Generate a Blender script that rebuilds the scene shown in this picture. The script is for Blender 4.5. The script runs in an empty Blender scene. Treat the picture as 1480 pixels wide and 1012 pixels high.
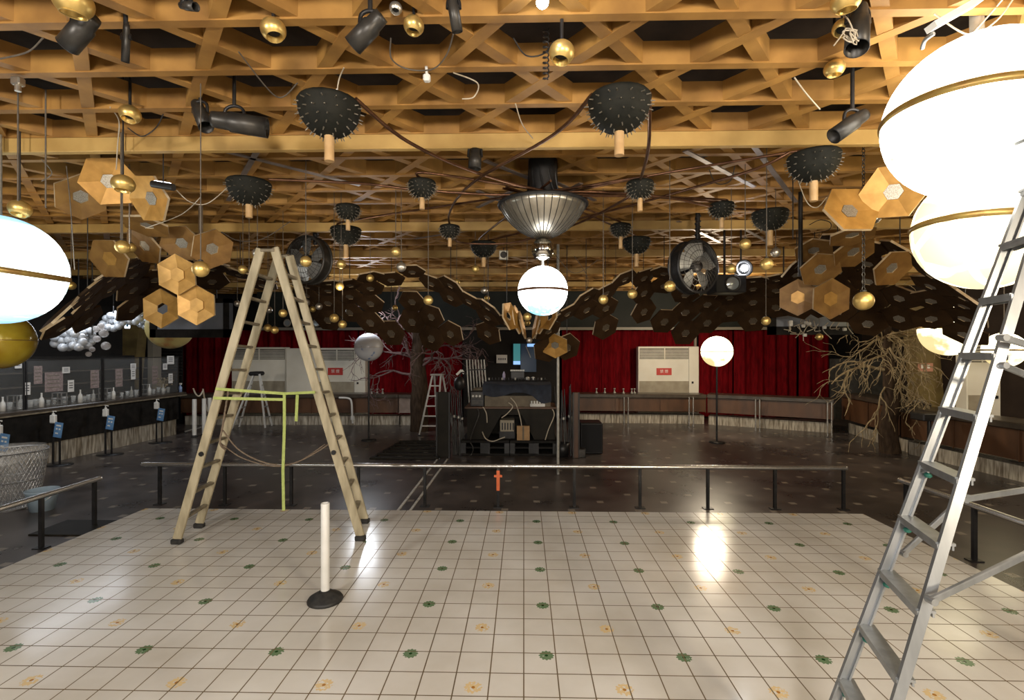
import bpy, math, random
from mathutils import Vector, Matrix, Euler
PI = math.pi
sc = bpy.context.scene
COL = sc.collection
F = 717.0                      # focal length in pixels of a 1480 wide frame
H = 2.2                        # eye height over the dance floor
YAW = math.atan(17 / F)
CDIR = Vector((-math.sin(YAW), math.cos(YAW), 0)); CRGT = Vector((math.cos(YAW), math.sin(YAW), 0))
GZ = -0.15                     # level of the dark floor around the dance floor
CZ = 4.2                       # underside of the ceiling lattice

def P(px, py, d):
    return Vector((0, 0, H)) + CDIR * d + CRGT * ((px - 740) * d / F) + Vector((0, 0, (506 - py) * d / F))
def PZ(px, py, z):
    return P(px, py, (H - z) * F / (py - 506))
def V(*a): return Vector(a)
R = math.radians

# ------------------------------------------------------------------ mesh building
class MB:
    def __init__(s): s.v = []; s.f = []; s.sm = []; s.mi = []
    def add(s, vs, fs, smooth=False, mat=0, M=None):
        n = len(s.v)
        s.v += [(M @ Vector(p)) if M else Vector(p) for p in vs]
        for f in fs:
            s.f.append([i + n for i in f]); s.sm.append(smooth); s.mi.append(mat)
        return s
    def box(s, c, size, M=None, mat=0, bev=0):
        x, y, z = size[0] / 2, size[1] / 2, size[2] / 2; c = Vector(c)
        if bev:
            b = min(bev, x * .9, y * .9, z * .9); vs = []; key = {}
            for sx in (-1, 1):
                for sy in (-1, 1):
                    for sz in (-1, 1):
                        for k, p in enumerate(((x, y - b, z - b), (x - b, y, z - b), (x - b, y - b, z))):
                            key[(sx, sy, sz, k)] = len(vs); vs.append(c + Vector((sx * p[0], sy * p[1], sz * p[2])))
            fs = []
            S4 = ((-1, -1), (1, -1), (1, 1), (-1, 1))
            for sg in (-1, 1):
                q = [key[(sg, a, b2, 0)] for a, b2 in S4]; fs.append(q if sg > 0 else q[::-1])
                q = [key[(b2, sg, a, 1)] for a, b2 in S4]; fs.append(q if sg > 0 else q[::-1])
                q = [key[(a, b2, sg, 2)] for a, b2 in S4]; fs.append(q if sg > 0 else q[::-1])
            for a in (-1, 1):
                for b2 in (-1, 1):
                    fs.append([key[(a, b2, -1, 0)], key[(a, b2, 1, 0)], key[(a, b2, 1, 1)], key[(a, b2, -1, 1)]][::(1 if a * b2 > 0 else -1)])
                    fs.append([key[(a, -1, b2, 0)], key[(a, -1, b2, 2)], key[(a, 1, b2, 2)], key[(a, 1, b2, 0)]][::(1 if a * b2 > 0 else -1)])
                    fs.append([key[(-1, a, b2, 1)], key[(1, a, b2, 1)], key[(1, a, b2, 2)], key[(-1, a, b2, 2)]][::(1 if a * b2 > 0 else -1)])
                    for d in (-1, 1):
                        fs.append([key[(a, b2, d, 0)], key[(a, b2, d, 1)], key[(a, b2, d, 2)]][::(1 if a * b2 * d > 0 else -1)])
            return s.add(vs, fs, False, mat, M)
        vs = [c + Vector((sx * x, sy * y, sz * z)) for sx in (-1, 1) for sy in (-1, 1) for sz in (-1, 1)]
        fs = [(0, 1, 3, 2), (4, 6, 7, 5), (0, 4, 5, 1), (2, 3, 7, 6), (0, 2, 6, 4), (1, 5, 7, 3)]
        return s.add(vs, fs, False, mat, M)
    def lohi(s, lo, hi, mat=0, bev=0):
        lo, hi = Vector(lo), Vector(hi)
        return s.box((lo + hi) / 2, [abs(a) for a in (hi - lo)], None, mat, bev)
    def bar(s, p, q, w, h, up=(0, 0, 1), mat=0, bev=0):
        p, q = Vector(p), Vector(q); d = q - p; L = d.length; d.normalize()
        x = d.cross(Vector(up))
        if x.length < 1e-5: x = d.cross(Vector((1, 0, 0)))
        x.normalize(); z = x.cross(d)
        M = Matrix((x, d, z)).transposed().to_4x4(); M.translation = (p + q) / 2
        return s.box((0, 0, 0), (w, L, h), M, mat, bev)
    def tube(s, path, r, n=8, mat=0, smooth=True, caps=True):
        path = [Vector(p) for p in path]; rs = r if isinstance(r, (list, tuple)) else [r] * len(path)
        vs = []; fs = []; prev = None
        for i, p in enumerate(path):
            t = (path[min(i + 1, len(path) - 1)] - path[max(i - 1, 0)]).normalized()
            if prev is None:
                a = t.cross(Vector((0, 0, 1)))
                if a.length < 1e-3: a = t.cross(Vector((0, 1, 0)))
            else:
                a = prev - t * prev.dot(t)
            a.normalize(); prev = a; b = t.cross(a)
            for k in range(n):
                w = 2 * PI * k / n; vs.append(p + (a * math.cos(w) + b * math.sin(w)) * rs[i])
        for i in range(len(path) - 1):
            for k in range(n):
                fs.append((i * n + k, i * n + (k + 1) % n, (i + 1) * n + (k + 1) % n, (i + 1) * n + k))
        s.add(vs, fs, smooth, mat)
        if caps:
            s.add(vs[:n], [tuple(range(n))[::-1]], False, mat); s.add(vs[-n:], [tuple(range(n))], False, mat)
        return s
    def cyl(s, p, q, r1, r2=None, n=16, mat=0, caps=True, smooth=True):
        return s.tube([p, q], [r1, r1 if r2 is None else r2], n, mat, smooth, caps)
    def lathe(s, prof, M=None, n=24, mat=0, smooth=True, a0=0):
        vs = []; fs = []
        for r, z in prof:
            for k in range(n):
                w = a0 + 2 * PI * k / n; vs.append((r * math.cos(w), r * math.sin(w), z))
        for i in range(len(prof) - 1):
            for k in range(n):
                fs.append((i * n + k, i * n + (k + 1) % n, (i + 1) * n + (k + 1) % n, (i + 1) * n + k))
        return s.add(vs, fs, smooth, mat, M)
    def sphere(s, c, r, n=20, mat=0, sz=1.0, z0=-1.0, z1=1.0):
        m = max(5, n // 2); prof = []
        for i in range(m + 1):
            a = math.asin(z0) + (math.asin(z1) - math.asin(z0)) * i / m
            prof.append((max(r * math.cos(a), 1e-5), r * sz * math.sin(a)))
        return s.lathe(prof, Matrix.Translation(Vector(c)), n, mat)
    def torus(s, c, Rr, r, M=None, n=32, m=8, mat=0):
        prof = [(Rr + r * math.cos(2 * PI * i / m), r * math.sin(2 * PI * i / m)) for i in range(m + 1)]
        T = Matrix.Translation(Vector(c))
        return s.lathe(prof[::-1], T @ M if M else T, n, mat)
    def prism(s, pts, h, M=None, mat=0):
        n = len(pts); vs = [(x, y, 0) for x, y in pts] + [(x, y, h) for x, y in pts]
        fs = [tuple(range(n))[::-1], tuple(range(n, 2 * n))] + [(i, (i + 1) % n, (i + 1) % n + n, i + n) for i in range(n)]
        return s.add(vs, fs, False, mat, M)
    def mesh(s, name, mats, inv=None):
        me = bpy.data.meshes.new(name)
        me.from_pydata([(inv @ p) if inv else p for p in s.v], [], s.f)
        for m in (mats if isinstance(mats, (list, tuple)) else [mats]): me.materials.append(m)
        me.polygons.foreach_set('use_smooth', s.sm); me.polygons.foreach_set('material_index', s.mi)
        me.update()
        return me
    def build(s, name, mats, parent=None):
        """one mesh object; vertices were given in world space (or the parent's space when it stands at the origin)"""
        W = WM.get(parent.name, Matrix()) if parent else Matrix.Translation(s.base())
        o = bpy.data.objects.new(name, s.mesh(name, mats, W.inverted()))
        COL.objects.link(o)
        if parent: o.parent = parent
        else: o.matrix_local = W
        WM[o.name] = W.copy()
        return o
    def base(s):
        lo = [min(p[i] for p in s.v) for i in range(3)]; hi = [max(p[i] for p in s.v) for i in range(3)]
        return Vector(((lo[0] + hi[0]) / 2, (lo[1] + hi[1]) / 2, lo[2]))
WM = {}
def tag(o, label=None, cat=None, group=None, kind=None):
    if label: o['label'] = label
    if cat: o['category'] = cat
    if group: o['group'] = group
    if kind: o['kind'] = kind
    return o
def thing(name, label, cat, loc=(0, 0, 0), group=None):
    o = bpy.data.objects.new(name, None); o.empty_display_size = .1; COL.objects.link(o)
    o.location = loc; WM[o.name] = Matrix.Translation(Vector(loc))
    return tag(o, label, cat, group)
def struct(name, mb, m):
    return tag(mb.build(name, m), kind='structure')
def mesh_part(name, me, parent, M):
    o = bpy.data.objects.new(name, me); COL.objects.link(o); o.parent = parent
    o.matrix_local = WM[parent.name].inverted() @ M; WM[o.name] = M.copy()
    return o
KIDS = {}
def copy_tree(o, loc=None, rz=None, label=None, parent=None, scale=None):
    c = o.copy(); COL.objects.link(c)
    if parent is not None: c.parent = parent
    if loc is not None: c.location = loc
    if rz is not None: c.rotation_euler = (0, 0, rz)
    if scale is not None: c.scale = scale
    if label: c['label'] = label
    for ch in [x for x in COL.objects if x.parent == o]:
        copy_tree(ch, parent=c)
    return c
def text(name, body, size, M, m, parent, ext=.002):
    cu = bpy.data.curves.new(name, 'FONT'); cu.body = body; cu.size = size; cu.align_x = 'CENTER'; cu.align_y = 'CENTER'
    cu.extrude = ext; cu.materials.append(m)
    f = bpy.data.objects.new(name, cu); COL.objects.link(f)
    me = bpy.data.meshes.new_from_object(f.evaluated_get(bpy.context.evaluated_depsgraph_get()))
    bpy.data.objects.remove(f); bpy.data.curves.remove(cu)
    return mesh_part(name, me, parent, M)
ORD = ['first', 'second', 'third', 'fourth', 'fifth', 'sixth', 'seventh', 'eighth', 'ninth', 'tenth', 'eleventh', 'twelfth', 'thirteenth', 'fourteenth']
def sag(p, q, drop, n=10):
    p, q = Vector(p), Vector(q)
    return [p.lerp(q, i / n) - Vector((0, 0, drop * 4 * (i / n) * (1 - i / n))) for i in range(n + 1)]
def smooth_path(pts, n=6):
    pts = [Vector(p) for p in pts]; out = []
    for i in range(len(pts) - 1):
        p0, p1, p2, p3 = pts[max(i - 1, 0)], pts[i], pts[i + 1], pts[min(i + 2, len(pts) - 1)]
        for k in range(n):
            t = k / n
            out.append(.5 * ((2 * p1) + (p2 - p0) * t + (2 * p0 - 5 * p1 + 4 * p2 - p3) * t * t + (3 * p1 - p0 - 3 * p2 + p3) * t ** 3))
    return out + [pts[-1]]

# ------------------------------------------------------------------ materials
def nt(name):
    m = bpy.data.materials.new(name); m.use_nodes = True
    t = m.node_tree; b = t.nodes['Principled BSDF']
    return m, t, b
def N(t, typ, **kw):
    n = t.nodes.new(typ)
    for k, v in kw.items():
        if k in n.inputs: n.inputs[k].default_value = v
        else: setattr(n, k, v)
    return n
def L(t, a, b): t.links.new(a, b)
def rgba(c): return (c[0], c[1], c[2], 1)
def mat(name, c1, c2=None, rough=.5, metal=0., scale=6., bump=0., stretch=None, detail=4., emit=None, es=0., contrast=(.35, .65)):
    m, t, b = nt(name)
    b.inputs['Base Color'].default_value = rgba(c1); b.inputs['Roughness'].default_value = rough; b.inputs['Metallic'].default_value = metal
    if c2 or bump:
        tc = N(t, 'ShaderNodeTexCoord'); no = N(t, 'ShaderNodeTexNoise', Scale=scale, Detail=detail)
        src = tc.outputs['Object']
        if stretch:
            mp = N(t, 'ShaderNodeMapping'); mp.inputs['Scale'].default_value = stretch; L(t, src, mp.inputs['Vector']); src = mp.outputs[0]
        L(t, src, no.inputs['Vector'])
        if c2:
            r = N(t, 'ShaderNodeValToRGB'); r.color_ramp.elements[0].position = contrast[0]; r.color_ramp.elements[1].position = contrast[1]
            r.color_ramp.elements[0].color = rgba(c2); r.color_ramp.elements[1].color = rgba(c1)
            L(t, no.outputs['Fac'], r.inputs[0]); L(t, r.outputs[0], b.inputs['Base Color'])
        if bump:
            bp = N(t, 'ShaderNodeBump', Strength=bump, Distance=.02); L(t, no.outputs['Fac'], bp.inputs['Height']); L(t, bp.outputs[0], b.inputs['Normal'])
    if emit:
        b.inputs['Emission Color'].default_value = rgba(emit); b.inputs['Emission Strength'].default_value = es
    return m
def math_(t, op, a, b=None, c=None):
    n = N(t, 'ShaderNodeMath', operation=op)
    for i, x in enumerate((a, b, c)):
        if x is None: continue
        if isinstance(x, (int, float)): n.inputs[i].default_value = x
        else: L(t, x, n.inputs[i])
    return n.outputs[0]
def mixc(t, fac, a, b):
    n = N(t, 'ShaderNodeMix', data_type='RGBA')
    if isinstance(fac, (int, float)): n.inputs[0].default_value = fac
    else: L(t, fac, n.inputs[0])
    for i, x in ((6, a), (7, b)):
        if isinstance(x, tuple): n.inputs[i].default_value = rgba(x)
        else: L(t, x, n.inputs[i])
    return n.outputs[2]
def cell(t, v, off, a):
    """signed distance (in metres) from the nearest lattice line of spacing a through off"""
    u = math_(t, 'SUBTRACT', v, off); u = math_(t, 'DIVIDE', u, a); u = math_(t, 'ADD', u, .5)
    u = math_(t, 'FRACT', u); u = math_(t, 'SUBTRACT', u, .5); return math_(t, 'MULTIPLY', u, a)
def geo_xyz(t):
    tc = N(t, 'ShaderNodeTexCoord'); sp = N(t, 'ShaderNodeSeparateXYZ'); L(t, tc.outputs['Object'], sp.inputs[0])
    return tc.outputs['Object'], sp.outputs
def lattice_dist(t, X, Y, x0, y0, a, b):
    u = cell(t, X, x0, a); v = cell(t, Y, y0, b)
    return math_(t, 'SQRT', math_(t, 'ADD', math_(t, 'MULTIPLY', u, u), math_(t, 'MULTIPLY', v, v))), u, v

DF0 = V(-.35, 2.5, 0)           # origin of the dance floor object
def tile_material():
    m, t, b = nt('glossy cream tile')
    co, (X, Y, Z) = geo_xyz(t)
    S = .229
    gx = math_(t, 'ABSOLUTE', cell(t, X, 0 - DF0.x, S)); gy = math_(t, 'ABSOLUTE', cell(t, Y, 3.145 - DF0.y, S))
    g = math_(t, 'MINIMUM', gx, gy); grout = math_(t, 'LESS_THAN', g, .0042)
    no = N(t, 'ShaderNodeTexNoise', Scale=1.1, Detail=5.); L(t, co, no.inputs['Vector'])
    r = N(t, 'ShaderNodeValToRGB'); e = r.color_ramp.elements; e[0].position = .3; e[0].color = (.60, .565, .50, 1); e[1].position = .62; e[1].color = (.76, .74, .70, 1)
    L(t, no.outputs['Fac'], r.inputs[0])
    col = r.outputs[0]
    # medallions under the tiles: green rosettes and yellow rosettes on two interleaved lattices
    n2 = N(t, 'ShaderNodeTexNoise', Scale=38., Detail=3.); L(t, co, n2.inputs['Vector'])
    for (x0, y0, c, cc, rad) in ((.163, 3.577, (.06, .17, .05), (.02, .07, .02), .052), (-.33, 3.228, (.76, .56, .26), (.45, .20, .04), .056)):
        d, u, v = lattice_dist(t, X, Y, x0 - DF0.x, y0 - DF0.y, .983, .699)
        ang = math_(t, 'ARCTAN2', v, u); pet = math_(t, 'MULTIPLY', math_(t, 'COSINE', math_(t, 'MULTIPLY', ang, 12.)), .005)
        edge = math_(t, 'ADD', pet, rad)
        ins = math_(t, 'LESS_THAN', d, edge); blot = math_(t, 'GREATER_THAN', n2.outputs['Fac'], .33 if c[1] < .3 else .45)
        core = math_(t, 'LESS_THAN', d, .012)
        col = mixc(t, math_(t, 'MULTIPLY', math_(t, 'MULTIPLY', ins, blot), .85), col, c)
        col = mixc(t, core, col, cc)
    n3 = N(t, 'ShaderNodeTexNoise', Scale=.8); L(t, co, n3.inputs['Vector'])
    gc = mixc(t, n3.outputs['Fac'], (.05, .035, .015), (.22, .15, .07))
    col = mixc(t, grout, col, gc); L(t, col, b.inputs['Base Color'])
    rr = mixc(t, grout, (.12, .12, .12), (.7, .7, .7)); rr = mixc(t, math_(t, 'MULTIPLY', no.outputs['Fac'], .3), rr, (.45, .45, .45)); L(t, rr, b.inputs['Roughness'])
    bp = N(t, 'ShaderNodeBump', Strength=.25, Distance=.004, invert=True); L(t, grout, bp.inputs['Height']); L(t, bp.outputs[0], b.inputs['Normal'])
    return m
def dark_floor_material():
    m, t, b = nt('worn dark brown vinyl floor')
    co, (X, Y, Z) = geo_xyz(t)
    no = N(t, 'ShaderNodeTexNoise', Scale=.9, Detail=8., Roughness=.65); L(t, co, no.inputs['Vector'])
    r = N(t, 'ShaderNodeValToRGB'); e = r.color_ramp.elements; e[0].position = .35; e[0].color = (.034, .028, .027, 1); e[1].position = .7; e[1].color = (.12, .10, .09, 1)
    L(t, no.outputs['Fac'], r.inputs[0]); col = r.outputs[0]
    for x0, y0 in ((.2, 1.), (.7, 1.4)):
        d, u, v = lattice_dist(t, X, Y, x0, y0, .98, .8)
        au = math_(t, 'ABSOLUTE', u); av = math_(t, 'ABSOLUTE', v)
        ins = math_(t, 'MULTIPLY', math_(t, 'LESS_THAN', au, .05), math_(t, 'LESS_THAN', av, .05))
        col = mixc(t, math_(t, 'MULTIPLY', ins, .8), col, (.30, .26, .21))
    L(t, col, b.inputs['Base Color'])
    rr = N(t, 'ShaderNodeMapRange'); rr.inputs[3].default_value = .18; rr.inputs[4].default_value = .42; L(t, no.outputs['Fac'], rr.inputs[0]); L(t, rr.outputs[0], b.inputs['Roughness'])
    return m
def globe_material(name, strength, base, tint, kind='blotch', scale=2.5, thr=(.55, .72), zmask=None, cap=None):
    m, t, b = nt(name); b.inputs['Base Color'].default_value = (.6, .6, .55, 1); b.inputs['Roughness'].default_value = .25
    co, (X, Y, Z) = geo_xyz(t)
    no = N(t, 'ShaderNodeTexNoise', Scale=scale, Detail=6.)
    if kind == 'bands':
        mp = N(t, 'ShaderNodeMapping'); mp.inputs['Scale'].default_value = (.5, .5, 5.); L(t, co, mp.inputs['Vector']); L(t, mp.outputs[0], no.inputs['Vector'])
    elif kind == 'cells':
        no = N(t, 'ShaderNodeTexVoronoi', feature='DISTANCE_TO_EDGE', Scale=scale); L(t, co, no.inputs['Vector'])
    else: L(t, co, no.inputs['Vector'])
    r = N(t, 'ShaderNodeValToRGB'); e = r.color_ramp.elements; e[0].position = thr[0]; e[0].color = rgba(base); e[1].position = thr[1]; e[1].color = rgba(tint)
    v_ = no.outputs[0] if kind == 'cells' else no.outputs['Fac']
    if zmask:
        mr = N(t, 'ShaderNodeMapRange'); mr.inputs[1].default_value = zmask[0]; mr.inputs[2].default_value = zmask[1]; L(t, Z, mr.inputs[0]); v_ = math_(t, 'MULTIPLY', v_, mr.outputs[0])
    L(t, v_, r.inputs[0])
    out_ = r.outputs[0]
    if cap:
        mr = N(t, 'ShaderNodeMapRange'); mr.inputs[1].default_value = cap[0]; mr.inputs[2].default_value = cap[1]; L(t, math_(t, 'ABSOLUTE', Z), mr.inputs[0]); out_ = mixc(t, mr.outputs[0], out_, cap[2])
    L(t, out_, b.inputs['Emission Color']); b.inputs['Emission Strength'].default_value = strength
    return m

m_tile = tile_material(); m_dark = dark_floor_material()
m_beam = mat('gold brown painted timber', (.43, .228, .056), (.26, .128, .031), .55, 0, 3., .25, (1, 1, 1))
m_girder = mat('pale varnished timber', (.55, .36, .12), (.42, .26, .08), .5, 0, 2.5, .2)
m_steelbrace = mat('dull steel strip', (.36, .31, .29), (.22, .18, .16), .4, .6, 4.)
m_deck = mat('dark ceiling deck', (.05, .033, .022), (.02, .014, .01), .9, 0, 3., .3)
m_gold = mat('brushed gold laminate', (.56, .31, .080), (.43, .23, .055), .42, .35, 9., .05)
m_gold_shaded = mat('shaded gold laminate', (.29, .155, .042), (.20, .10, .026), .5, .15, 6., .1)  # same laminate as the gold, darkened for panels tilted from the light
m_panel_unlit = mat('unlit gold brown panel', (.058, .031, .013), (.038, .020, .009), .55, .1, 6., .1)  # panel paint darkened again: shade of the unlit canopy undersides in the colour
m_edge = mat('pale panel edge', (.62, .50, .33), (.50, .36, .2), .5)
m_goldball = mat('brushed gold metal', (.78, .56, .20), (.62, .42, .12), .36, .75, 7.)
m_silverball = mat('silver metal', (.66, .62, .54), (.5, .46, .4), .3, .85, 7.)
m_chrome = mat('polished steel', (.74, .73, .70), (.62, .61, .58), .27, .9, 3.)
m_mirror = mat('mirrored steel', (.55, .53, .48), (.42, .40, .35), .12, 1., 4.)
m_bowl = mat('dull ribbed steel', (.50, .47, .40), (.36, .33, .27), .3, .85, 9., 0, (1, 1, .2))
m_alu = mat('brushed aluminium', (.37, .39, .41), (.29, .31, .32), .38, .7, 14., .05, (1, 1, .1))
m_alud = mat('dull aluminium', (.45, .44, .40), (.32, .31, .27), .5, .5, 14.)
m_ladder = mat('worn pale timber rail', (.52, .455, .31), (.31, .265, .17), .5, 0, 9., .15, (1, 1, .25))
m_rung = mat('grimy rung', (.30, .26, .19), (.18, .15, .1), .5, .3, 10.)
m_rubber = mat('black rubber', (.012, .012, .012), (.03, .028, .025), .55, 0, 20., .1)
m_black = mat('black painted metal', (.013, .013, .014), (.025, .024, .024), .4, .2, 8.)
m_black2 = mat('matt black paint', (.010, .0095, .009), (.02, .018, .016), .75, 0, 8.)
m_can = mat('dark grey lamp housing', (.035, .033, .03), (.06, .055, .048), .4, .4, 9.)
m_dome = mat('black green dome', (.009, .010, .008), (.016, .016, .012), .7, .1, 9., .1)
m_inside = mat('dark lamp throat', (.004, .004, .004), None, .8)
m_spike = mat('dull spike', (.30, .27, .22), (.16, .14, .1), .4, .6, 20.)
m_stick = mat('pale wood stick', (.60, .40, .20), (.48, .30, .13), .55, 0, 8.)
m_arm = mat('coppery bent tube', (.20, .10, .055), (.10, .05, .03), .3, .8, 9.)
m_white = mat('white plastic', (.78, .78, .75), (.68, .68, .64), .4, 0, 5.)
m_ac = mat('ivory sheet metal', (.82, .80, .70), (.76, .73, .62), .45, 0, 2.)
m_acgrey = mat('grey dusty louvre', (.20, .19, .16), (.12, .11, .09), .6, 0, 5.)
m_acbase = mat('dusty ivory lower panel', (.40, .36, .27), (.30, .26, .19), .6, 0, 3.)
m_red = mat('red plush curtain', (.17, .0025, .006), (.09, .001, .003), .8, 0, 14., .2, (1, 1, .2))
m_red.node_tree.nodes['Principled BSDF'].inputs['Specular IOR Level'].default_value = .08
m_redsign = mat('red sign', (.55, .05, .04), None, .5)
m_glyph = mat('white sign lettering', (.8, .78, .72), None, .5)
m_ink = mat('dark ink', (.05, .05, .06), None, .6)
m_wood = mat('brown counter panel', (.11, .052, .024), (.065, .03, .014), .42, 0, 4., .1, (1, 1, .3))
m_countertop = mat('dark counter top', (.075, .06, .045), (.04, .032, .025), .3, 0, 4.)
m_marble = mat('streaked pale stone', (.56, .52, .43), (.17, .14, .10), .5, 0, 7., .1, (3, 3, .35), 6.)
m_pinkboard = mat('pale pinkish board', (.34, .27, .23), (.26, .2, .17), .6, 0, 5.)
m_wallblack = mat('black wall', (.012, .011, .011), (.02, .018, .016), .7, 0, 2.)
m_wallbrown = mat('dark brown wall', (.045, .03, .02), (.028, .018, .012), .7, 0, 2.)
m_olive = mat('olive brown pillar', (.19, .14, .045), (.13, .09, .03), .6, 0, 4.)
m_soffit = mat('dark green soffit', (.020, .022, .018), (.014, .016, .013), .6, 0, 2.)
m_soffittrim = mat('grey soffit trim', (.25, .22, .17), None, .5)
m_greyfab = mat('grey flock', (.08, .08, .07), (.05, .05, .045), .8, 0, 6.)
m_acryl, _t, _b = nt('clear acrylic sheet'); _b.inputs['Base Color'].default_value = (.75, .78, .78, 1); _b.inputs['Roughness'].default_value = .05; _b.inputs['Alpha'].default_value = .045
m_bag, _t, _b = nt('translucent plastic bag'); _b.inputs['Base Color'].default_value = (.75, .76, .76, 1); _b.inputs['Roughness'].default_value = .25; _b.inputs['Alpha'].default_value = .16
m_glass, _t, _b = nt('clear glassware'); _b.inputs['Base Color'].default_value = (.8, .82, .8, 1); _b.inputs['Roughness'].default_value = .08; _b.inputs['Alpha'].default_value = .28
m_paper = mat('white paper', (.72, .72, .70), None, .7)
m_poster = mat('faded menu sheet', (.20, .13, .12), (.32, .24, .22), .6, 0, 22.)
m_blue = mat('blue sign card', (.09, .22, .45), (.16, .32, .55), .5, 0, 10.)
m_bucket = mat('pale blue plastic', (.36, .46, .55), (.30, .40, .48), .4, 0, 6.)
m_wire = mat('galvanised wire', (.50, .50, .50), (.38, .38, .38), .35, .8, 9.)
m_strap = mat('lime webbing strap', (.44, .52, .16), (.36, .44, .12), .7, 0, 30.)
m_rope = mat('brown rope', (.22, .17, .12), (.14, .1, .07), .8, 0, 40., .3)
m_cable = mat('black cable', (.02, .018, .017), None, .5)
m_cablew = mat('off white cable', (.55, .50, .40), (.45, .38, .28), .5, 0, 10.)
m_cord = mat('grey cord', (.13, .11, .085), (.09, .075, .06), .6, 0, 20.)
m_bark = mat('brown bark', (.065, .042, .026), (.03, .019, .012), .8, 0, 9., .6, (2, 2, .5))
m_twig = mat('dusty pale twig', (.42, .34, .20), (.24, .18, .10), .8, 0, 12., .3)
m_twigred = mat('dusty mauve twig', (.17, .105, .10), (.10, .06, .055), .8, 0, 12., .3)
m_bubble = mat('frosted white bubble', (.62, .65, .68), (.50, .53, .57), .22, .1, 8.)
m_clearball, _t, _b = nt('clear bubble'); _b.inputs['Base Color'].default_value = (.8, .75, .72, 1); _b.inputs['Roughness'].default_value = .06; _b.inputs['Alpha'].default_value = .35
m_amber = mat('amber glass', (.52, .40, .04), (.34, .20, .015), .18, .1, 2.5)
m_amberpale = mat('painted amber shell', (.55, .45, .17), (.42, .16, .05), .35, 0, 2.2, contrast=(.3, .42))
m_planetband = mat('gold globe band', (.42, .31, .09), (.30, .17, .05), .35, .5, 9.)
m_cloth = mat('dark blue grey cloth', (.028, .036, .056), (.015, .019, .03), .8, 0, 6., .3)
m_cardboard = mat('brown cardboard', (.42, .26, .12), (.34, .2, .09), .7, 0, 6.)
m_beige = mat('beige board', (.17, .14, .095), (.12, .095, .065), .7, 0, 6.)
m_booth = mat('dark olive brown cabinet', (.018, .015, .010), (.011, .009, .006), .6, 0, 4.)
m_screen = mat('grey screen surround', (.27, .30, .36), (.22, .25, .30), .35, 0, 3.)
m_tealdoor = mat('lit teal window', (.02, .1, .1), None, .5, emit=(.06, .26, .27), es=.55)
m_bluepane = mat('dark blue pane', (.01, .02, .04), None, .3, emit=(.008, .03, .06), es=.3)
m_paleblue = mat('lit pale blue strip', (.1, .2, .4), None, .4, emit=(.25, .45, .85), es=1.1)
m_bulb = mat('white lamp', (1, 1, 1), None, .4, emit=(.92, .95, 1.), es=60)
m_exit = mat('lit exit sign', (.8, .9, 1), None, .4, emit=(.75, .85, 1.), es=2.)
m_tube = mat('lit white tube', (1, 1, 1), None, .4, emit=(.9, .92, 1.), es=5)
m_tape = mat('white floor tape', (.62, .60, .55), (.4, .38, .33), .5, 0, 12.)
m_orange = mat('orange tape', (.75, .16, .05), None, .5)
m_redtape = mat('red tape', (.7, .08, .03), None, .5)
m_teal = mat('teal tape smear', (.015, .13, .10), (.03, .22, .17), .5, 0, 30.)
m_lens, _t, _b = nt('lamp lens'); _b.inputs['Base Color'].default_value = (.5, .55, .55, 1); _b.inputs['Roughness'].default_value = .1; _b.inputs['Metallic'].default_value = .6
m_mesh = mat('perforated grey metal', (.50, .47, .40), (.30, .27, .22), .4, .6, 170., contrast=(.44, .56))
m_fanblade = mat('grey fan blade', (.50, .51, .50), (.38, .39, .38), .3, .6, 4.)
m_greycloth = mat('grey speaker cloth', (.02, .02, .021), None, .8)
g_moon = globe_material('lit moon globe', 7.5, (1, .93, .80), (.118, .100, .078), 'blotch', 6., (.56, .72))
g_jup = globe_material('lit amber planet globe', 5.5, (1., .84, .52), (.170, .146, .085), 'cells', 3.0, (.0, .09))
g_nep = globe_material('lit banded planet globe', 5.5, (.92, .96, .93), (.13, .168, .165), 'bands', 2.6, (.42, .56), cap=(.34, .46, (.06, .13, .18)))
g_earth = globe_material('lit white planet globe', 7, (1, 1, .98), (.04, .115, .145), 'blotch', 6., (.44, .50), (-.06, -.2))
g_sun = globe_material('lit cream globe', 4.5, (1., .88, .55), (.18, .14, .06), 'blotch', 2.6, (.28, .5), (.25, -.2))
g_marble = mat('white globe with blue swirl', (.60, .62, .66), (.10, .2, .45), .25, 0, 3.2, contrast=(.30, .36))

for m__ in (m_booth, m_black2, m_wallblack, m_soffit, m_dome, m_greycloth, m_panel_unlit, m_bark): m__.node_tree.nodes['Principled BSDF'].inputs['Specular IOR Level'].default_value = .2
# ------------------------------------------------------------------ room shell
mb = MB(); mb.lohi((-13, -4, GZ - .2), (13, 19, GZ)); struct('floor', mb, m_dark)
mb = MB(); mb.lohi((-5.25, -1.5, GZ), (4.55, 6.77, 0))
o = struct('dance_floor', mb, m_tile); o.location = DF0; o.data.transform(Matrix.Translation(V(-.35, 2.635, GZ) - DF0))
mb = MB(); mb.lohi((-13, -4, CZ + .55), (13, 19, CZ + .8)); struct('ceiling', mb, m_deck)
for nm, lo, hi, mm in (('wall_back', (-13, 18.2, GZ), (13, 18.5, CZ + .55), m_wallblack), ('wall_left', (-13.2, -4, GZ), (-12.6, 18.5, CZ + .55), m_wallblack),
                       ('wall_right', (12.2, -4, GZ), (12.8, 18.5, CZ + .55), m_wallbrown), ('wall_front', (-13, -4.3, GZ), (13, -4, CZ + .55), m_wallbrown)):
    mb = MB(); mb.lohi(lo, hi); struct(nm, mb, mm)
BX0, BX1 = -12.5, 12.1
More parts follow.
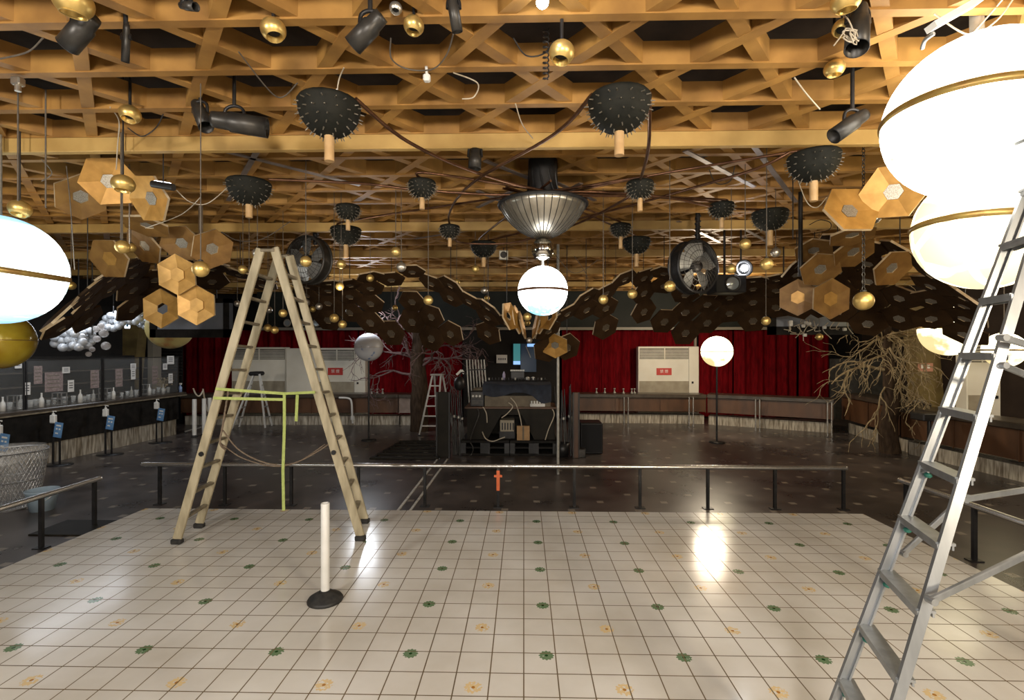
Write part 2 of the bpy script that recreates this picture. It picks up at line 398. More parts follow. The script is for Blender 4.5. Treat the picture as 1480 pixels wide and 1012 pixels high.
# lattice of timber beams
D0, DY, PX, XC = 2.963, .5334, .878, -.32
for k in range(-4, 28):
    y = D0 + DY * k
    if y > 17.6: break
    mb = MB(); mb.lohi((BX0, y, CZ), (BX1, y + .068, CZ + .165)); struct('ceiling_beam', mb, m_beam)
for sgn in (1, -1):
    y0 = D0 + DY / 2; a, b = .9, 17.6
    sl = sgn * (PX / 2) / DY
    for n in range(-34, 35):
        x0 = XC + PX * n
        ya, yb = a, b
        # clip to the width of the room
        for lim in (BX0, BX1):
            yy = y0 + (lim - x0) / sl
            if (lim < 0) == (sl > 0): ya = max(ya, yy)
            else: yb = min(yb, yy)
        if yb - ya < .3: continue
        mb = MB(); mb.bar((x0 + sl * (ya - y0), ya, CZ + .086 + .002 * (sgn + 2)), (x0 + sl * (yb - y0), yb, CZ + .086 + .002 * (sgn + 2)), .085, .158)
        struct('ceiling_joist', mb, m_beam)
for y, t in ((4.56, .07), (7.7, .08), (9.9, .08), (12.1, .1), (14.5, .1)):
    mb = MB(); mb.lohi((BX0, y, CZ - .137), (BX1, y + t, CZ - .001), bev=.006); struct('ceiling_girder', mb, m_girder)
# flat steel braces crossing below the far half of the lattice
for (px, py), (qx, qy) in (((700, 232), (775, 262)), ((990, 218), (1090, 270)), ((1085, 205), (1150, 292)), ((690, 300), (745, 274)), ((690, 276), (752, 303)), ((270, 205), (520, 268)),
                           ((330, 290), (372, 218)), ((980, 320), (1040, 350)), ((1060, 322), (1110, 350)), ((600, 345), (700, 330)), ((800, 285), (840, 265)), ((800, 262), (860, 290))):
    p, q = PZ(px, py, CZ - .03), PZ(qx, qy, CZ - .03)
    mb = MB(); mb.bar(p, q, .055, .012); struct('ceiling_brace', mb, m_steelbrace)
# soffit over the back of the hall
mb = MB(); mb.lohi((-9.2, 16.9, 2.93), (9.2, 18.2, CZ)); struct('soffit', mb, m_soffit)
mb = MB(); mb.lohi((-9.2, 16.82, 2.88), (9.2, 16.9, 2.97)); struct('trim_1', mb, m_soffittrim)
for i, px in enumerate((415, 436, 457, 476, 1068, 1088, 1109)):
    c = P(px, 467 if px < 700 else 460, 16.87)
    t = thing('soffit_downlight', 'round unlit spot set in the dark soffit, %s from the left' % ORD[i], 'spotlight', c, 'spots in the back soffit')
    mb = MB(); mb.torus(c, .11, .022, Matrix.Rotation(PI / 2, 4, 'X'), 20, 6); mb.build('rim', m_soffittrim, t)
    mb = MB(); mb.cyl(c + V(0, -.004, 0), c + V(0, .06, 0), .10, n=16); mb.build('lens', m_lens, t)

# ------------------------------------------------------------------ red curtains and the dark doorway at the back
def curtain(x0, x1, y, z0, z1, label, y1=None, m=m_red):
    y1 = y if y1 is None else y1
    rnd = random.Random(int(x0 * 100)); n = max(24, int((x1 - x0) * 26)); vs = []; fs = []
    for i in range(n + 1):
        u = i / n; ph = u * (x1 - x0) * 2 * PI * 2.1
        off = .045 * math.sin(ph + .8 * math.sin(ph * .31)) + .02 * math.sin(ph * 2.3 + 1)
        for z in (z0, z1):
            vs.append((x0 + (x1 - x0) * u, y + (y1 - y) * u + off * (1.1 if z == z0 else .8), z))
    for i in range(n): fs.append((i * 2, i * 2 + 2, i * 2 + 3, i * 2 + 1))
    m2 = [(a[0], a[1] + .03, a[2]) for a in vs]; k = len(vs)
    fs += [tuple(i + k for i in f[::-1]) for f in fs] + [(0, 1, k + 1, k), (k - 2, 2 * k - 2, 2 * k - 1, k - 1)]
    mb = MB(); mb.add(vs + m2, fs, True)
    return tag(mb.build('curtain', m), label, 'curtain', 'red curtains along the back wall')
DB = 17.3
def bx(px, d=DB): return P(px, 500, d).x
curtain(bx(250), bx(330), DB, -.1, 2.9, 'dark red curtain behind the end of the black bar')
curtain(bx(330), bx(432), DB, -.1, 2.9, 'dark red curtain behind the plain cabinet air conditioner')
curtain(bx(433), bx(515), DB, -.1, 2.9, 'dark red curtain above the two air conditioners')
curtain(bx(517), bx(668), DB, -.1, 2.9, 'dark red curtain behind the pale globe and bare tree')
curtain(bx(812), bx(868), DB, -.1, 2.9, 'dim red curtain just beside the dark doorway')
curtain(bx(869), bx(1002), DB, -.1, 2.9, 'red curtain behind the lone ivory air conditioner')
curtain(bx(1008), bx(1056), DB, -.1, 2.9, 'bright red curtain behind the glowing cream globe')
curtain(bx(1058), bx(1146), DB, -.1, 2.9, 'widest bright red curtain beside the glowing cream globe')
curtain(bx(1150), bx(1192), DB, -.1, 2.9, 'red curtain ending at the grey flock wall')
mb = MB(); mb.lohi((bx(1193), 17.0, GZ), (bx(1290), 17.5, 1.9)); struct('partition_grey', mb, m_greyfab)
mb = MB(); c = P(1005, 560, 17.1); mb.cyl((c.x, c.y, GZ), (c.x, c.y, 2.9), .05); tag(mb.build('upright_pipe', m_soffittrim), 'grey upright pipe between the red curtains', 'pipe')
mb = MB(); mb.lohi((bx(670), 17.2, GZ), (bx(808), 17.9, 2.9)); struct('partition_black', mb, m_wallblack)
t = thing('lit_window', 'small window glowing teal and blue in the dark back wall', 'window', P(758, 545, 17.15))
c0 = P(742, 527, 17.15); c1 = P(775, 497, 17.15)
mb = MB(); mb.lohi((c0.x, 17.12, c0.z), (P(752, 0, 17.15).x, 17.19, c1.z)); mb.build('teal_pane', m_tealdoor, t)
mb = MB(); mb.lohi((P(752.5, 0, 17.15).x, 17.12, c0.z - .25), (c1.x, 17.19, c1.z)); mb.build('blue_pane', m_bluepane, t)
mb = MB(); mb.lohi((c0.x, 17.10, c0.z), (P(752, 0, 17.15).x, 17.12, c0.z + .12)); mb.lohi((P(762, 0, 17.15).x, 17.10, c1.z - .1), (c1.x, 17.12, c1.z)); mb.build('bright_strip', m_paleblue, t)
mb = MB(); mb.bar(P(760, 500, 17.1), P(767, 517, 17.1), .03, .02, (0, 1, 0)); mb.build('stay', m_alud, t)
t = thing('notice_sheet', 'white notice sheet on the black wall behind the DJ booth', 'notice', P(725, 525, 17.15))
mb = MB(); a, b = P(717.5, 525, 17.15), P(733, 513, 17.15); mb.lohi((a.x, 17.14, a.z), (b.x, 17.2, b.z)); mb.build('sheet', m_paper, t)
mb = MB()
for i in range(4): q = P(721 + i * 3, 519, 17.1); mb.lohi((q.x - .02, 17.13, q.z - .035), (q.x + .02, 17.14, q.z + .03))
mb.build('print', m_ink, t)

# ------------------------------------------------------------------ cabinet air conditioners
def ac_unit(x0, x1, y, z1, label, grille=True, sign=None, side=.86, chars='禁 煙', split=.5):
    z0 = GZ + .02; t = thing('air_conditioner', label, 'air conditioner', ((x0 + x1) / 2, y, z0), 'cabinet air conditioners at the back')
    mb = MB(); mb.lohi((x0, y, z0), (x1, y + .3, z1), bev=.012); mb.build('body', m_ac, t)
    xs = x0 + (x1 - x0) * side; w = x1 - x0
    if grille:
        zb = z1 - .42
        mb = MB(); mb.lohi((x0 + .05, y - .006, zb), (xs - .02, y + .02, z1 - .06)); g = mb.build('grille', m_acgrey, t)
        mb = MB()
        for i in range(6):
            zz = zb + .03 + i * .052; mb.lohi((x0 + .06, y - .022, zz), (xs - .03, y - .004, zz + .018))
        mb.lohi((x0 + .05 + (xs - x0) * .48, y - .024, zb), (x0 + .08 + (xs - x0) * .48, y - .004, z1 - .06))
        mb.build('louvre', m_ac, g)
        mb = MB(); mb.lohi((x0 + .03, y - .012, z0 + .1), (xs - .02, y, z1 - 1.16)); mb.build('lower_panel', m_acbase, t)
        mb = MB(); mb.lohi((xs + .08, y - .02, z1 - 1.24), (xs + .14, y, z1 - 1.17)); mb.build('switch', m_black, t)
        mb = MB(); mb.lohi((xs - .014, y - .003, z0 + .05), (xs - .004, y, z1 - .02)); mb.build('seam', m_acgrey, t)
    if sign:
        sx0, sx1, sz0, sz1 = sign
        mb = MB(); mb.lohi((sx0, y - .016, sz0), (sx1, y - .008, sz1)); s_ = mb.build('sign', m_redsign, t); s_['label'] = 'red sign with two white characters'
        text('lettering', chars, (sz1 - sz0) * .52, Matrix.Translation(V((sx0 + sx1) / 2, y - .018, (sz0 + sz1) / 2)) @ Matrix.Rotation(PI / 2, 4, 'X'), m_glyph, s_)
    return t
def zz(py, d): return H + (506 - py) * d / F
A = 16.85
ac_unit(bx(329, A), bx(409.5, A), A, zz(502, A), 'ivory cabinet air conditioner behind the raised wooden ladder, no sign', side=.99)
ac_unit(bx(410, A) + .01, bx(455, A), A - .04, zz(503.5, A), 'plain blank ivory cabinet standing between the two air conditioners', False)
ac_unit(bx(455.5, A), bx(526, A), A, zz(503, A), 'ivory air conditioner with red sign beside the pale globe', True, (bx(471.5, A), bx(493.5, A), zz(542.5, A), zz(532, A)), .78)
A = 16.75
ac_unit(bx(921.5, A), bx(1008, A), A, zz(501, A), 'lone ivory air conditioner with red sign between red curtains', True, (bx(947.5, A), bx(969, A), zz(542, A), zz(532, A)), .84)
A = 11.2
ac_unit(P(1398, 0, A).x, P(1446, 0, A).x, P(1420, 0, A).y, zz(497, A), 'cream cabinet air conditioner seen through the aluminium ladder', True, None, .72)

# ------------------------------------------------------------------ back counters
def counter(p, q, top, label, depth=.6, front=m_wood, base_h=.28, name='bar_counter', cat='counter', group='counters along the back and side', top_m=m_countertop, lip=.1):
    """straight counter whose front runs from p to q on the dark floor (viewer's side)"""
    p, q = V(p[0], p[1], GZ), V(q[0], q[1], GZ); d = (q - p); Ln = d.length; ang = math.atan2(d.y, d.x)
    M = Matrix.Translation(p) @ Matrix.Rotation(ang, 4, 'Z')
    t = thing(name, label, cat, (p + q) / 2, group)
    mb = MB(); mb.box((Ln / 2, depth / 2 + .12, base_h / 2), (Ln, depth - .1, base_h), M); mb.build('stone_base', m_marble, t)
    mb = MB(); mb.box((Ln / 2, depth / 2 + .02, (base_h + top - GZ - .12) / 2 + .06), (Ln, depth, top - GZ - base_h - .24), M)
    n = max(1, int(Ln / 1.2))
    for i in range(n + 1): mb.box((Ln * i / n, .01, (base_h + top - GZ) / 2), (.015, .03, top - GZ - base_h - .2), M)
    mb.build('front_panel', front, t)
    mb = MB(); mb.box((Ln / 2, depth / 2, top - GZ - .06), (Ln + .04, depth + lip, .12), M, bev=.015); mb.build('worktop', top_m, t)
    return t, M, Ln
t1, M1, L1 = counter(P(262, 628, 15.4).xy, P(575, 612, 15.4).xy, .83, 'long brown panelled counter in front of the two air conditioners')
for k, px in enumerate((507, 444)):
    pass
t2, M2, L2 = counter(P(577, 612, 15.35).xy, P(606, 612, 15.35).xy, .83, 'short pale pinkish counter end beside the bare tree trunk', front=m_pinkboard)
t3, M3, L3 = counter(P(826, 606, 15.9).xy, P(1020, 608, 15.6).xy, .80, 'brown counter below the lone air conditioner')
t4, M4, L4 = counter(P(1023, 608, 15.5).xy, P(1204, 622, 13.9).xy, .82, 'brown counter in front of the brightest red curtains')
t5, M5, L5 = counter(P(1217, 625, 14.1).xy, P(1300, 655, 11.4).xy, .99, 'brown counter behind the right bare tree')
t6, M6, L6 = counter(P(1303, 656, 11.2).xy, (8.95, 5.2), .92, 'long brown counter running past the aluminium ladder')
# chrome rails and little fittings on the back counters
def post_pair(px, d, top, label):
    t = thing('counter_post', label, 'post', P(px, 600, d).xy.to_3d() + V(0, 0, GZ), 'chrome post pairs before the counters')
    for s in (-1, 1):
        c = P(px + s * 3, 600, d); mb = MB(); mb.cyl((c.x, c.y, GZ), (c.x, c.y, top), .022, n=8); mb.build('post', m_chrome, t)
for px, d, l in ((905, 15.2, 'chrome post pair under the edge of the lone air conditioner'), (999, 15.2, 'chrome post pair below the side panel of the lone air conditioner'), (1095, 14.6, 'chrome post pair before the widest bright red curtain'), (1199, 13.6, 'chrome post pair at the end of the red curtain counter')):
    post_pair(px, d, .76, l)
for i, (px, py, d) in enumerate(((537, 563, 15.2), (545, 563, 15.2), (553, 563, 15.2), (862, 561, 15.8), (874, 561, 15.8), (888, 562, 15.8), (901, 562, 15.7), (913, 563, 15.7), (917, 563, 15.7))):
    c = P(px, 567, d + .3); z = .80 if px > 700 else .83
    mb = MB(); mb.lathe([(.001, 0), (.05, 0), (.045, .03), (.022, .05), (.02, .12), (.034, .13), (.034, .16), (.001, .16)], Matrix.Translation(V(c.x, c.y, z)), 12)
    tag(mb.build('counter_stanchion', m_alud), ('small metal fitting standing on the %s counter, %s from the left' % (('left back', ORD[i]) if i < 3 else ('lone air conditioner', ORD[i - 3]))), 'fitting', 'metal fittings on the back counters')
t = thing('bent_pipe', 'white bent pipe standing before the left back counter', 'pipe', P(510, 612, 15.1))
mb = MB(); mb.tube(smooth_path([P(490, 575, 15.1), P(504, 576, 15.1), P(508, 582, 15.1), P(509, 600, 15.1), P(510, 612, 15.1)], 5), .03, 8); mb.build('pipe', m_white, t)
mb = MB(); c = P(509.5, 604, 15.1); mb.cyl(c - V(0, 0, .06), c + V(0, 0, .06), .06, n=10); mb.build('coupling', m_white, t)
# three white stanchion tubes with a drooping rope by the bar end
SP = []
for i, px in enumerate((281, 295, 303)):
    c = P(px, 612, 13.4 + .2 * i); SP.append(c)
    t = thing('white_post', 'white tube post by the end of the black bar, %s of three from the left' % ORD[i], 'post', (c.x, c.y, GZ), 'white posts by the bar end')
    mb = MB(); mb.cyl((c.x, c.y, GZ + .02), (c.x, c.y, .87), .052, n=14); mb.build('tube', m_white, t)
    mb = MB(); mb.lathe([(.001, 0), (.085, 0), (.08, .02), (.06, .05), (.001, .06)], Matrix.Translation(V(c.x, c.y, GZ)), 20); mb.build('base', m_rubber, t)
mb = MB(); mb.tube(sag(SP[0] + V(0, -.05, 1.15 - .2), SP[1] + V(0, -.05, .9), .18), .02, 6); mb.tube(sag(SP[1] + V(0, -.05, .95), SP[2] + V(0, -.05, .3), .1), .02, 6)
tag(mb.build('barrier_rope', m_cablew), 'pale rope drooping between the white tube posts', 'rope')
t = thing('kick_rail', 'chrome kick rail lying on the floor by the bar end', 'rail', P(272, 622, 14))
mb = MB(); mb.cyl(P(268, 624, 14), P(305, 614, 14), .035, n=10); mb.build('tube', m_chrome, t)
mb = MB(); mb.cyl(P(268, 624, 14), P(268, 630, 14) , .03, n=8); mb.build('bracket', m_black, t)
mb = MB(); mb.cyl(P(302, 615, 14), P(302, 621, 14), .03, n=8); mb.build('bracket', m_black, t)

# ------------------------------------------------------------------ left bar
pA, pB = P(262, 628, 13.8), P(-10, 690, 9.15)
p, q = V(pA.x, pA.y, GZ), V(pB.x, pB.y, GZ); dirb = (q - p).normalized(); q = p + dirb * 9.0
d = q - p; LB = d.length; ang = math.atan2(d.y, d.x); MBAR = Matrix.Translation(p) @ Matrix.Rotation(ang, 4, 'Z')   # local +x towards the viewer, -y towards the bar keeper's side
t = thing('bar_counter', 'long black bar counter with a streaked stone foot along the left wall', 'counter', (p + q) / 2, 'counters along the back and side')
mb = MB(); mb.box((LB / 2, -.45, .22), (LB, .6, .44), MBAR); mb.build('stone_base', m_marble, t)
mb = MB(); mb.box((LB / 2, -.43, .74), (LB, .7, .62), MBAR); mb.build('front_panel', m_black2, t)
mb = MB(); mb.box((LB / 2, -.4, 1.13), (LB + .3, .9, .09), MBAR, bev=.02); mb.build('worktop', m_countertop, t)
mb = MB(); mb.box((LB / 2, .04, 1.09), (LB + .3, .03, .03), MBAR); mb.build('edge_strip', m_rung, t)
def bar_local(px, y=-.05):
    """distance along the bar for a pixel column"""
    r = (CDIR + CRGT * ((px - 740) / F)); Mi = MBAR.inverted(); o_ = Mi @ V(0, 0, H); d_ = Mi.to_3x3() @ r
    k = (y - o_.y) / d_.y; return o_.x + d_.x * k
edges = [bar_local(x) for x in (258, 203, 148, 36)]; edges.append(edges[-1] + 1.3)
ZB = 1.175
SL = ['acrylic bar screen nearest the curtain', 'acrylic bar screen second from the curtain', 'wide acrylic bar screen with two white notices', 'acrylic bar screen beside the amber globe']
for i in range(4):
    a, b = edges[i], edges[i + 1]
    c = MBAR @ V((a + b) / 2, -.05, ZB); t = thing('bar_screen', SL[i], 'screen', c, 'acrylic screens on the bar')
    mb = MB(); mb.box(((a + b) / 2, -.05, ZB + .5), (b - a - .06, .006, .96), MBAR); mb.build('sheet', m_acryl, t)
    mb = MB()
    for x in (a + .02, b - .02): mb.box((x, -.05, ZB + .5), (.025, .03, 1.0), MBAR)
    mb.box(((a + b) / 2, -.05, ZB + .985), (b - a - .02, .02, .02), MBAR); mb.build('frame', m_black, t)
def at_bar(px, y, z): return MBAR @ V(bar_local(px, y), y, z)
# papers on the screens
pap = [(247, 520.5, 10, 12, 'white square notice at the top corner of the bar screen nearest the curtain'), (247, 547, 6, 14, 'tall white notice low on the bar screen nearest the curtain'), (193, 541, 6.5, 15, 'tall white notice on the second bar screen'),
       (193, 530, 8, 9, 'grey notice above the tall one on the second bar screen'), (239, 530, 6, 9, 'small grey notice high on the bar screen nearest the curtain'), (103, 558, 9, 17, 'tall white notice right on the wide bar screen'), (40, 562, 9, 18, 'tall white notice left on the wide bar screen'),
       (96, 535, 11, 9, 'white card high on the wide bar screen'), (27, 527, 10, 11, 'white card tucked below the amber globe')]
for i, (px, py, w, h, lb) in enumerate(pap):
    x = bar_local(px, -.03); c = MBAR @ V(x, -.03, 0); dd = (c - V(0, 0, 0)).dot(CDIR); z = H + (506 - py) * dd / F + .0 - 0
    foreshort = abs(bar_local(px + w / 2, -.03) - bar_local(px - w / 2, -.03)); hh = h * dd / F
    mb = MB(); mb.box((x, -.038, z - GZ), (foreshort, .004, hh), MBAR, 0)
    for k in range(3): mb.box((x, -.0355, z - GZ + hh * (.25 - .2 * k)), (foreshort * .6, .0015, hh * .07), MBAR, 1)
    tag(mb.build('notice_sheet', [m_paper, m_ink]), lb, 'notice', 'notices on the bar screens')
# posters behind the bar
for i, (px, py, w, h, lb) in enumerate(((78, 552, 26, 28, 'faded pinkish menu poster hung behind the wide bar screen'), (172, 546, 10, 26, 'narrow faded poster behind the second bar screen'), (224, 542, 8, 26, 'narrow faded poster behind the bar screen by the curtain'), (137, 548, 12, 26, 'brownish poster behind the middle of the bar'), (55, 542, 12, 26, 'tan poster behind the wide bar screen'))):
    x = bar_local(px, -.95); c = MBAR @ V(x, -.95, 0); dd = c.dot(CDIR); z = H + (506 - py) * dd / F
    wv = abs(bar_local(px + w / 2, -.95) - bar_local(px - w / 2, -.95)); hh = h * dd / F
    mb = MB(); mb.box((x, -.95, z - GZ), (wv, .01, hh), MBAR)
    for k in range(4): mb.box((x + .05 * wv, -.944, z - GZ + hh * (.32 - .2 * k)), (wv * .7, .004, hh * .05), MBAR, 1)
    tag(mb.build('menu_poster', [m_poster, m_beige]), lb, 'poster', 'posters behind the bar')
# small things on the worktop behind the screens
rnd = random.Random(5)
kinds = []
def bottle_mb(c, s, m): return MB().lathe([(.001, 0), (.035, 0), (.037, .1), (.03, .14), (.013, .17), (.012, .22), (.014, .235), (.001, .236)], Matrix.Translation(c) @ Matrix.Scale(s, 4), 12)
def glass_mb(c, s, m): return MB().lathe([(.001, 0), (.03, 0), (.04, .12), (.037, .12), (.028, .01), (.001, .01)], Matrix.Translation(c) @ Matrix.Scale(s, 4), 12)
def caddy_mb(c, s, m):
    b_ = MB()
    for dx in (-.1, .1):
        for dy in (-.06, .06): b_.lohi(c + V(dx - .008, dy - .008, 0), c + V(dx + .008, dy + .008, .26 * s))
    b_.lohi(c + V(-.11, -.07, .12 * s), c + V(.11, .07, .13 * s)); b_.lohi(c + V(-.11, -.07, .25 * s), c + V(.11, .07, .265 * s)); b_.lohi(c + V(-.11, -.07, .0), c + V(.11, .07, .012)); return b_
items = []
for px in (4, 14, 22, 30, 44, 52, 60, 70, 78, 86, 94, 106, 116, 122, 128, 135, 152, 158, 164, 176, 184, 190, 197, 210, 216, 222, 229, 236, 243): items.append(px)
cg = {}
for i, px in enumerate(items):
    y = -.22 - .14 * (i % 3); c = at_bar(px, y, ZB)
    if i % 7 in (2,): o = caddy_mb(c, 1., 0).build('serving_rack', m_wire); nm = 'small metal rack'; ct = 'rack'
    elif i % 3 == 0: o = bottle_mb(c, 1.05 + .2 * rnd.random(), 0).build('bottle', m_glass if i % 2 else m_white); nm = 'clear bottle' if i % 2 else 'white bottle'; ct = 'bottle'
    else: o = glass_mb(c, 1. + .3 * rnd.random(), 0).build('drinking_glass', m_glass); nm = 'drinking glass'; ct = 'glass'
    cg.setdefault(nm, []).append((o, ct))
for nm, li in cg.items():
    for k, (o, ct) in enumerate(li): tag(o, '%s on the black bar behind its screens, %s from the left' % (nm, ORD[k] if k < 14 else 'number %d' % (k + 1)), ct, nm + 's on the bar')
c = at_bar(260.5, -.1, ZB); t = thing('spray_bottle', 'blue and white spray bottle at the curtain end of the bar', 'bottle', c)
mb = MB(); mb.lathe([(.001, 0), (.045, 0), (.045, .13), (.02, .17), (.018, .2), (.001, .2)], Matrix.Translation(c), 14); mb.build('bottle', mat('pale blue liquid', (.3, .42, .7), None, .2), t)
mb = MB(); mb.box(c + V(.01, 0, .225), (.07, .03, .05), bev=.008); mb.build('trigger', m_white, t)
c = at_bar(247, -.3, ZB); t = thing('leaf_arrangement', 'pale dried arrangement on the bar nearest the curtain', 'plant', at_bar(236, -.4, ZB))
c = at_bar(236, -.4, ZB)
mb = MB(); mb.lathe([(.001, 0), (.06, 0), (.08, .12), (.001, .12)], Matrix.Translation(c), 12); mb.build('pot', m_alud, t)
mb = MB(); r2 = random.Random(3)
for i in range(26):
    e = c + V(r2.uniform(-.22, .22), r2.uniform(-.12, .12), .2 + r2.random() * .22); mb.tube([c + V(0, 0, .1), (c + V(0, 0, .1)).lerp(e, .6) + V(0, 0, .05), e], [.005, .004, .002], 4); mb.sphere(e, .02, 6)
mb.build('sprays', m_twig, t)

# hand sanitiser stands
def sanitiser(c, label):
    t = thing('sanitiser_stand', label, 'stand', c, 'hand sanitiser stands along the bar')
    x, y, z = c
    mb = MB(); mb.lathe([(.001, 0), (.2, 0), (.2, .012), (.02, .02), (.001, .02)], Matrix.Translation(V(x, y, z)) @ Matrix.Scale(1.4, 4, (1, 0, 0)), 20); mb.build('base', m_black, t)
    mb = MB(); mb.lohi((x - .12, y - .012, z), (x - .09, y + .012, z + .84)); mb.lohi((x + .02, y - .012, z), (x + .05, y + .012, z + .66)); mb.lohi((x - .12, y - .012, z + .64), (x + .05, y + .012, z + .67)); mb.build('frame', m_black, t)
    mb = MB(); mb.lohi((x - .17, y - .06, z + .84), (x - .03, y + .06, z + .852)); mb.build('tray', m_black, t)
    bz = z + .853
    mb = MB(); mb.box((x - .1, y, bz + .085), (.115, .07, .17), bev=.015); mb.cyl((x - .1, y, bz + .165), (x - .1, y, bz + .2), .024, n=10); bo = mb.build('bottle', m_white, t)
    mb = MB(); mb.cyl((x - .1, y, bz + .2), (x - .1, y, bz + .24), .01, n=8); mb.box((x - .08, y, bz + .245), (.075, .022, .016), bev=.004); mb.box((x - .045, y, bz + .238), (.012, .018, .02)); mb.build('pump', m_white, bo)
    ca = Matrix.Translation(V(x + .04, y - .04, z + .72)) @ Matrix.Rotation(R(9), 4, 'Y')
    mb = MB(); mb.box((0, 0, 0), (.17, .006, .31), ca)
    mb.box((-.03, -.0045, .02), (.035, .002, .03), ca, 1); mb.box((.03, -.0045, .02), (.035, .002, .03), ca, 1); mb.box((-.02, -.0045, -.07), (.06, .002, .025), ca, 1); mb.box((0, -.0045, .09), (.1, .002, .03), ca, 1); mb.build('sign_card', [m_blue, m_glyph], t)
    return t
for px, py, l in ((84, 672, 'black hand sanitiser stand with blue card next to the mesh bin'), (159, 657, 'black hand sanitiser stand at the middle of the bar'), (232, 640, 'black hand sanitiser stand nearest the curtain end of the bar'), (6, 698, 'hand sanitiser stand mostly hidden behind the mesh bin')):
    c = PZ(px, py, GZ); sanitiser(c, l)

# wall behind the bar, pillars, ceiling beams there
def wall_piece(a, b, z0, z1, m, name, th=.12):
    mb = MB(); mb.bar(V(a[0], a[1], (z0 + z1) / 2), V(b[0], b[1], (z0 + z1) / 2), th, z1 - z0); return struct(name, mb, m)
wall_piece((-12.2, 4), (-11.5, 14.6), GZ, 3.4, m_wallblack, 'wall_bar')
t = thing('back_bar_shelf', 'dark back bar shelving along the wall behind the bar screens', 'shelf', MBAR @ V(LB / 2, -1.2, 0))
mb = MB(); mb.box((LB / 2, -1.25, .5), (LB, .5, 1.0), MBAR); mb.build('cabinet', m_black2, t)
mb = MB(); mb.box((LB / 2, -1.42, 1.6), (LB, .06, 1.2), MBAR); mb.build('back_panel', m_black2, t)
for k in range(3): mb = MB(); mb.box((LB / 2, -1.2, 1.25 + .3 * k), (LB, .4, .025), MBAR); mb.build('shelf', m_countertop, t)
# leaning olive pillars either side
def pillar(px0, px1, pxa, pxb, y0, y1, d, name, m):
    mb = MB(); a, b, c, e = P(px0, y1, d), P(px1, y1, d), P(pxb, y0, d), P(pxa, y0, d)
    dp = CDIR * .35
    mb.add([a, b, c, e, a + dp, b + dp, c + dp, e + dp], [(0, 1, 2, 3), (7, 6, 5, 4), (0, 4, 5, 1), (1, 5, 6, 2), (2, 6, 7, 3), (3, 7, 4, 0)]); return struct(name, mb, m)
pillar(168, 186, 176, 203, 445, 625, 14.2, 'pillar_bar', m_olive)
pillar(1338, 1372, 1318, 1352, 440, 660, 11.9, 'pillar_tree', m_olive)
pillar(214, 221, 213, 221, 450, 620, 14.6, 'pillar_grey', m_soffittrim)
t = thing('wall_sign', 'faded pink sign on the leaning olive pillar', 'sign', P(1338, 540, 11.85))
mb = MB(); mb.bar(P(1327, 531, 11.86), P(1348, 531, 11.86), .02, .2); mb.build('board', mat('faded pink board', (.5, .24, .16), None, .6), t)
mb = MB(); mb.box(P(1333, 530, 11.84), (.06, .01, .09)); mb.box(P(1342, 530, 11.84), (.06, .01, .09)); mb.build('print', m_glyph, t)
t = thing('louvre_shutter', 'dark slatted shutter beside the bar end', 'shutter', P(240, 545, 15.4))
a, b = P(228, 545, 15.8), P(264, 500, 15.8)
mb = MB(); mb.lohi((a.x, a.y, GZ + .005), (b.x, a.y + .04, b.z)); mb.build('backing', m_black2, t)
mb = MB()
for i in range(10): z = a.z + .05 + i * (b.z - a.z) / 10; mb.box(((a.x + b.x) / 2, a.y - .02, z), (b.x - a.x, .05, .02), None)
mb.build('slats', m_can, t)
t = thing('exit_sign', 'small lit white sign hanging behind the bubble clusters', 'sign', P(184, 468, 12.8))
mb = MB(); mb.box(P(184, 470, 12.8), (.13, .04, .17), bev=.008); mb.build('panel', m_exit, t)
mb = MB(); mb.box(P(184, 470.5, 12.77), (.05, .008, .06)); mb.build('pictogram', mat('teal pictogram', (.1, .3, .4), None, .5), t)
mb = MB(); mb.cyl(P(184, 465, 12.8), V(P(184, 465, 12.8).x, P(184, 465, 12.8).y, CZ), .006, n=5); mb.build('rod', m_black, t)

# ------------------------------------------------------------------ guard rails round the dance floor
def rail(name, label, p, q, ztop, posts, extra=None):
    t = thing(name, label, 'rail', (V(*p) + V(*q)).xy.to_3d() / 2 + V(0, 0, GZ), 'guard rails round the dance floor')
    mb = MB(); pp, qq = V(p[0], p[1], ztop), V(q[0], q[1], ztop); mb.cyl(pp, qq, .032, n=14); mb.sphere(pp, .034, 12); mb.sphere(qq, .034, 12); mb.build('handrail', m_chrome, t)
    for x, y in posts:
        mb = MB(); mb.lohi((x - .02, y - .02, GZ), (x + .02, y + .02, ztop - .02)); mb.lohi((x - .07, y - .05, GZ), (x + .07, y + .05, GZ + .012)); mb.build('post', m_black, t)
    return t
ZR = .46
def on_rail(px): # far rail lies on the line y = 7.42
    r = CDIR + CRGT * ((px - 740) / F); k = 7.42 / r.y; return (r.x * k, 7.42)
fr = rail('guard_rail', 'long chrome topped rail along the far edge of the tiled floor', on_rail(207), on_rail(1222), ZR, [on_rail(x) for x in (231, 325, 421, 518, 614, 720, 830, 925, 1023, 1120, 1219)])
x, y = on_rail(720); mb = MB(); mb.lohi((x - .024, y - .026, .1), (x + .024, y - .02, .4)); mb.lohi((x - .06, y - .027, .30), (x + .06, y - .021, .335)); w = mb.build('tape', m_orange, fr); w['label'] = 'orange tape on one post'
rail('guard_rail', 'chrome topped rail beside the mesh bin and bucket', (-5.72, 1.6), (-5.74, 6.58), ZR, [(-5.74, 6.5), (-5.72, 5.75), (-5.72, 3.8)])
rail('guard_rail', 'chrome topped rail behind the tall aluminium ladder', (5.0, 1.6), (5.03, 6.75), ZR, [(5.03, 6.65), (5.02, 5.65), (5.0, 4.72), (5.0, 3.2)])
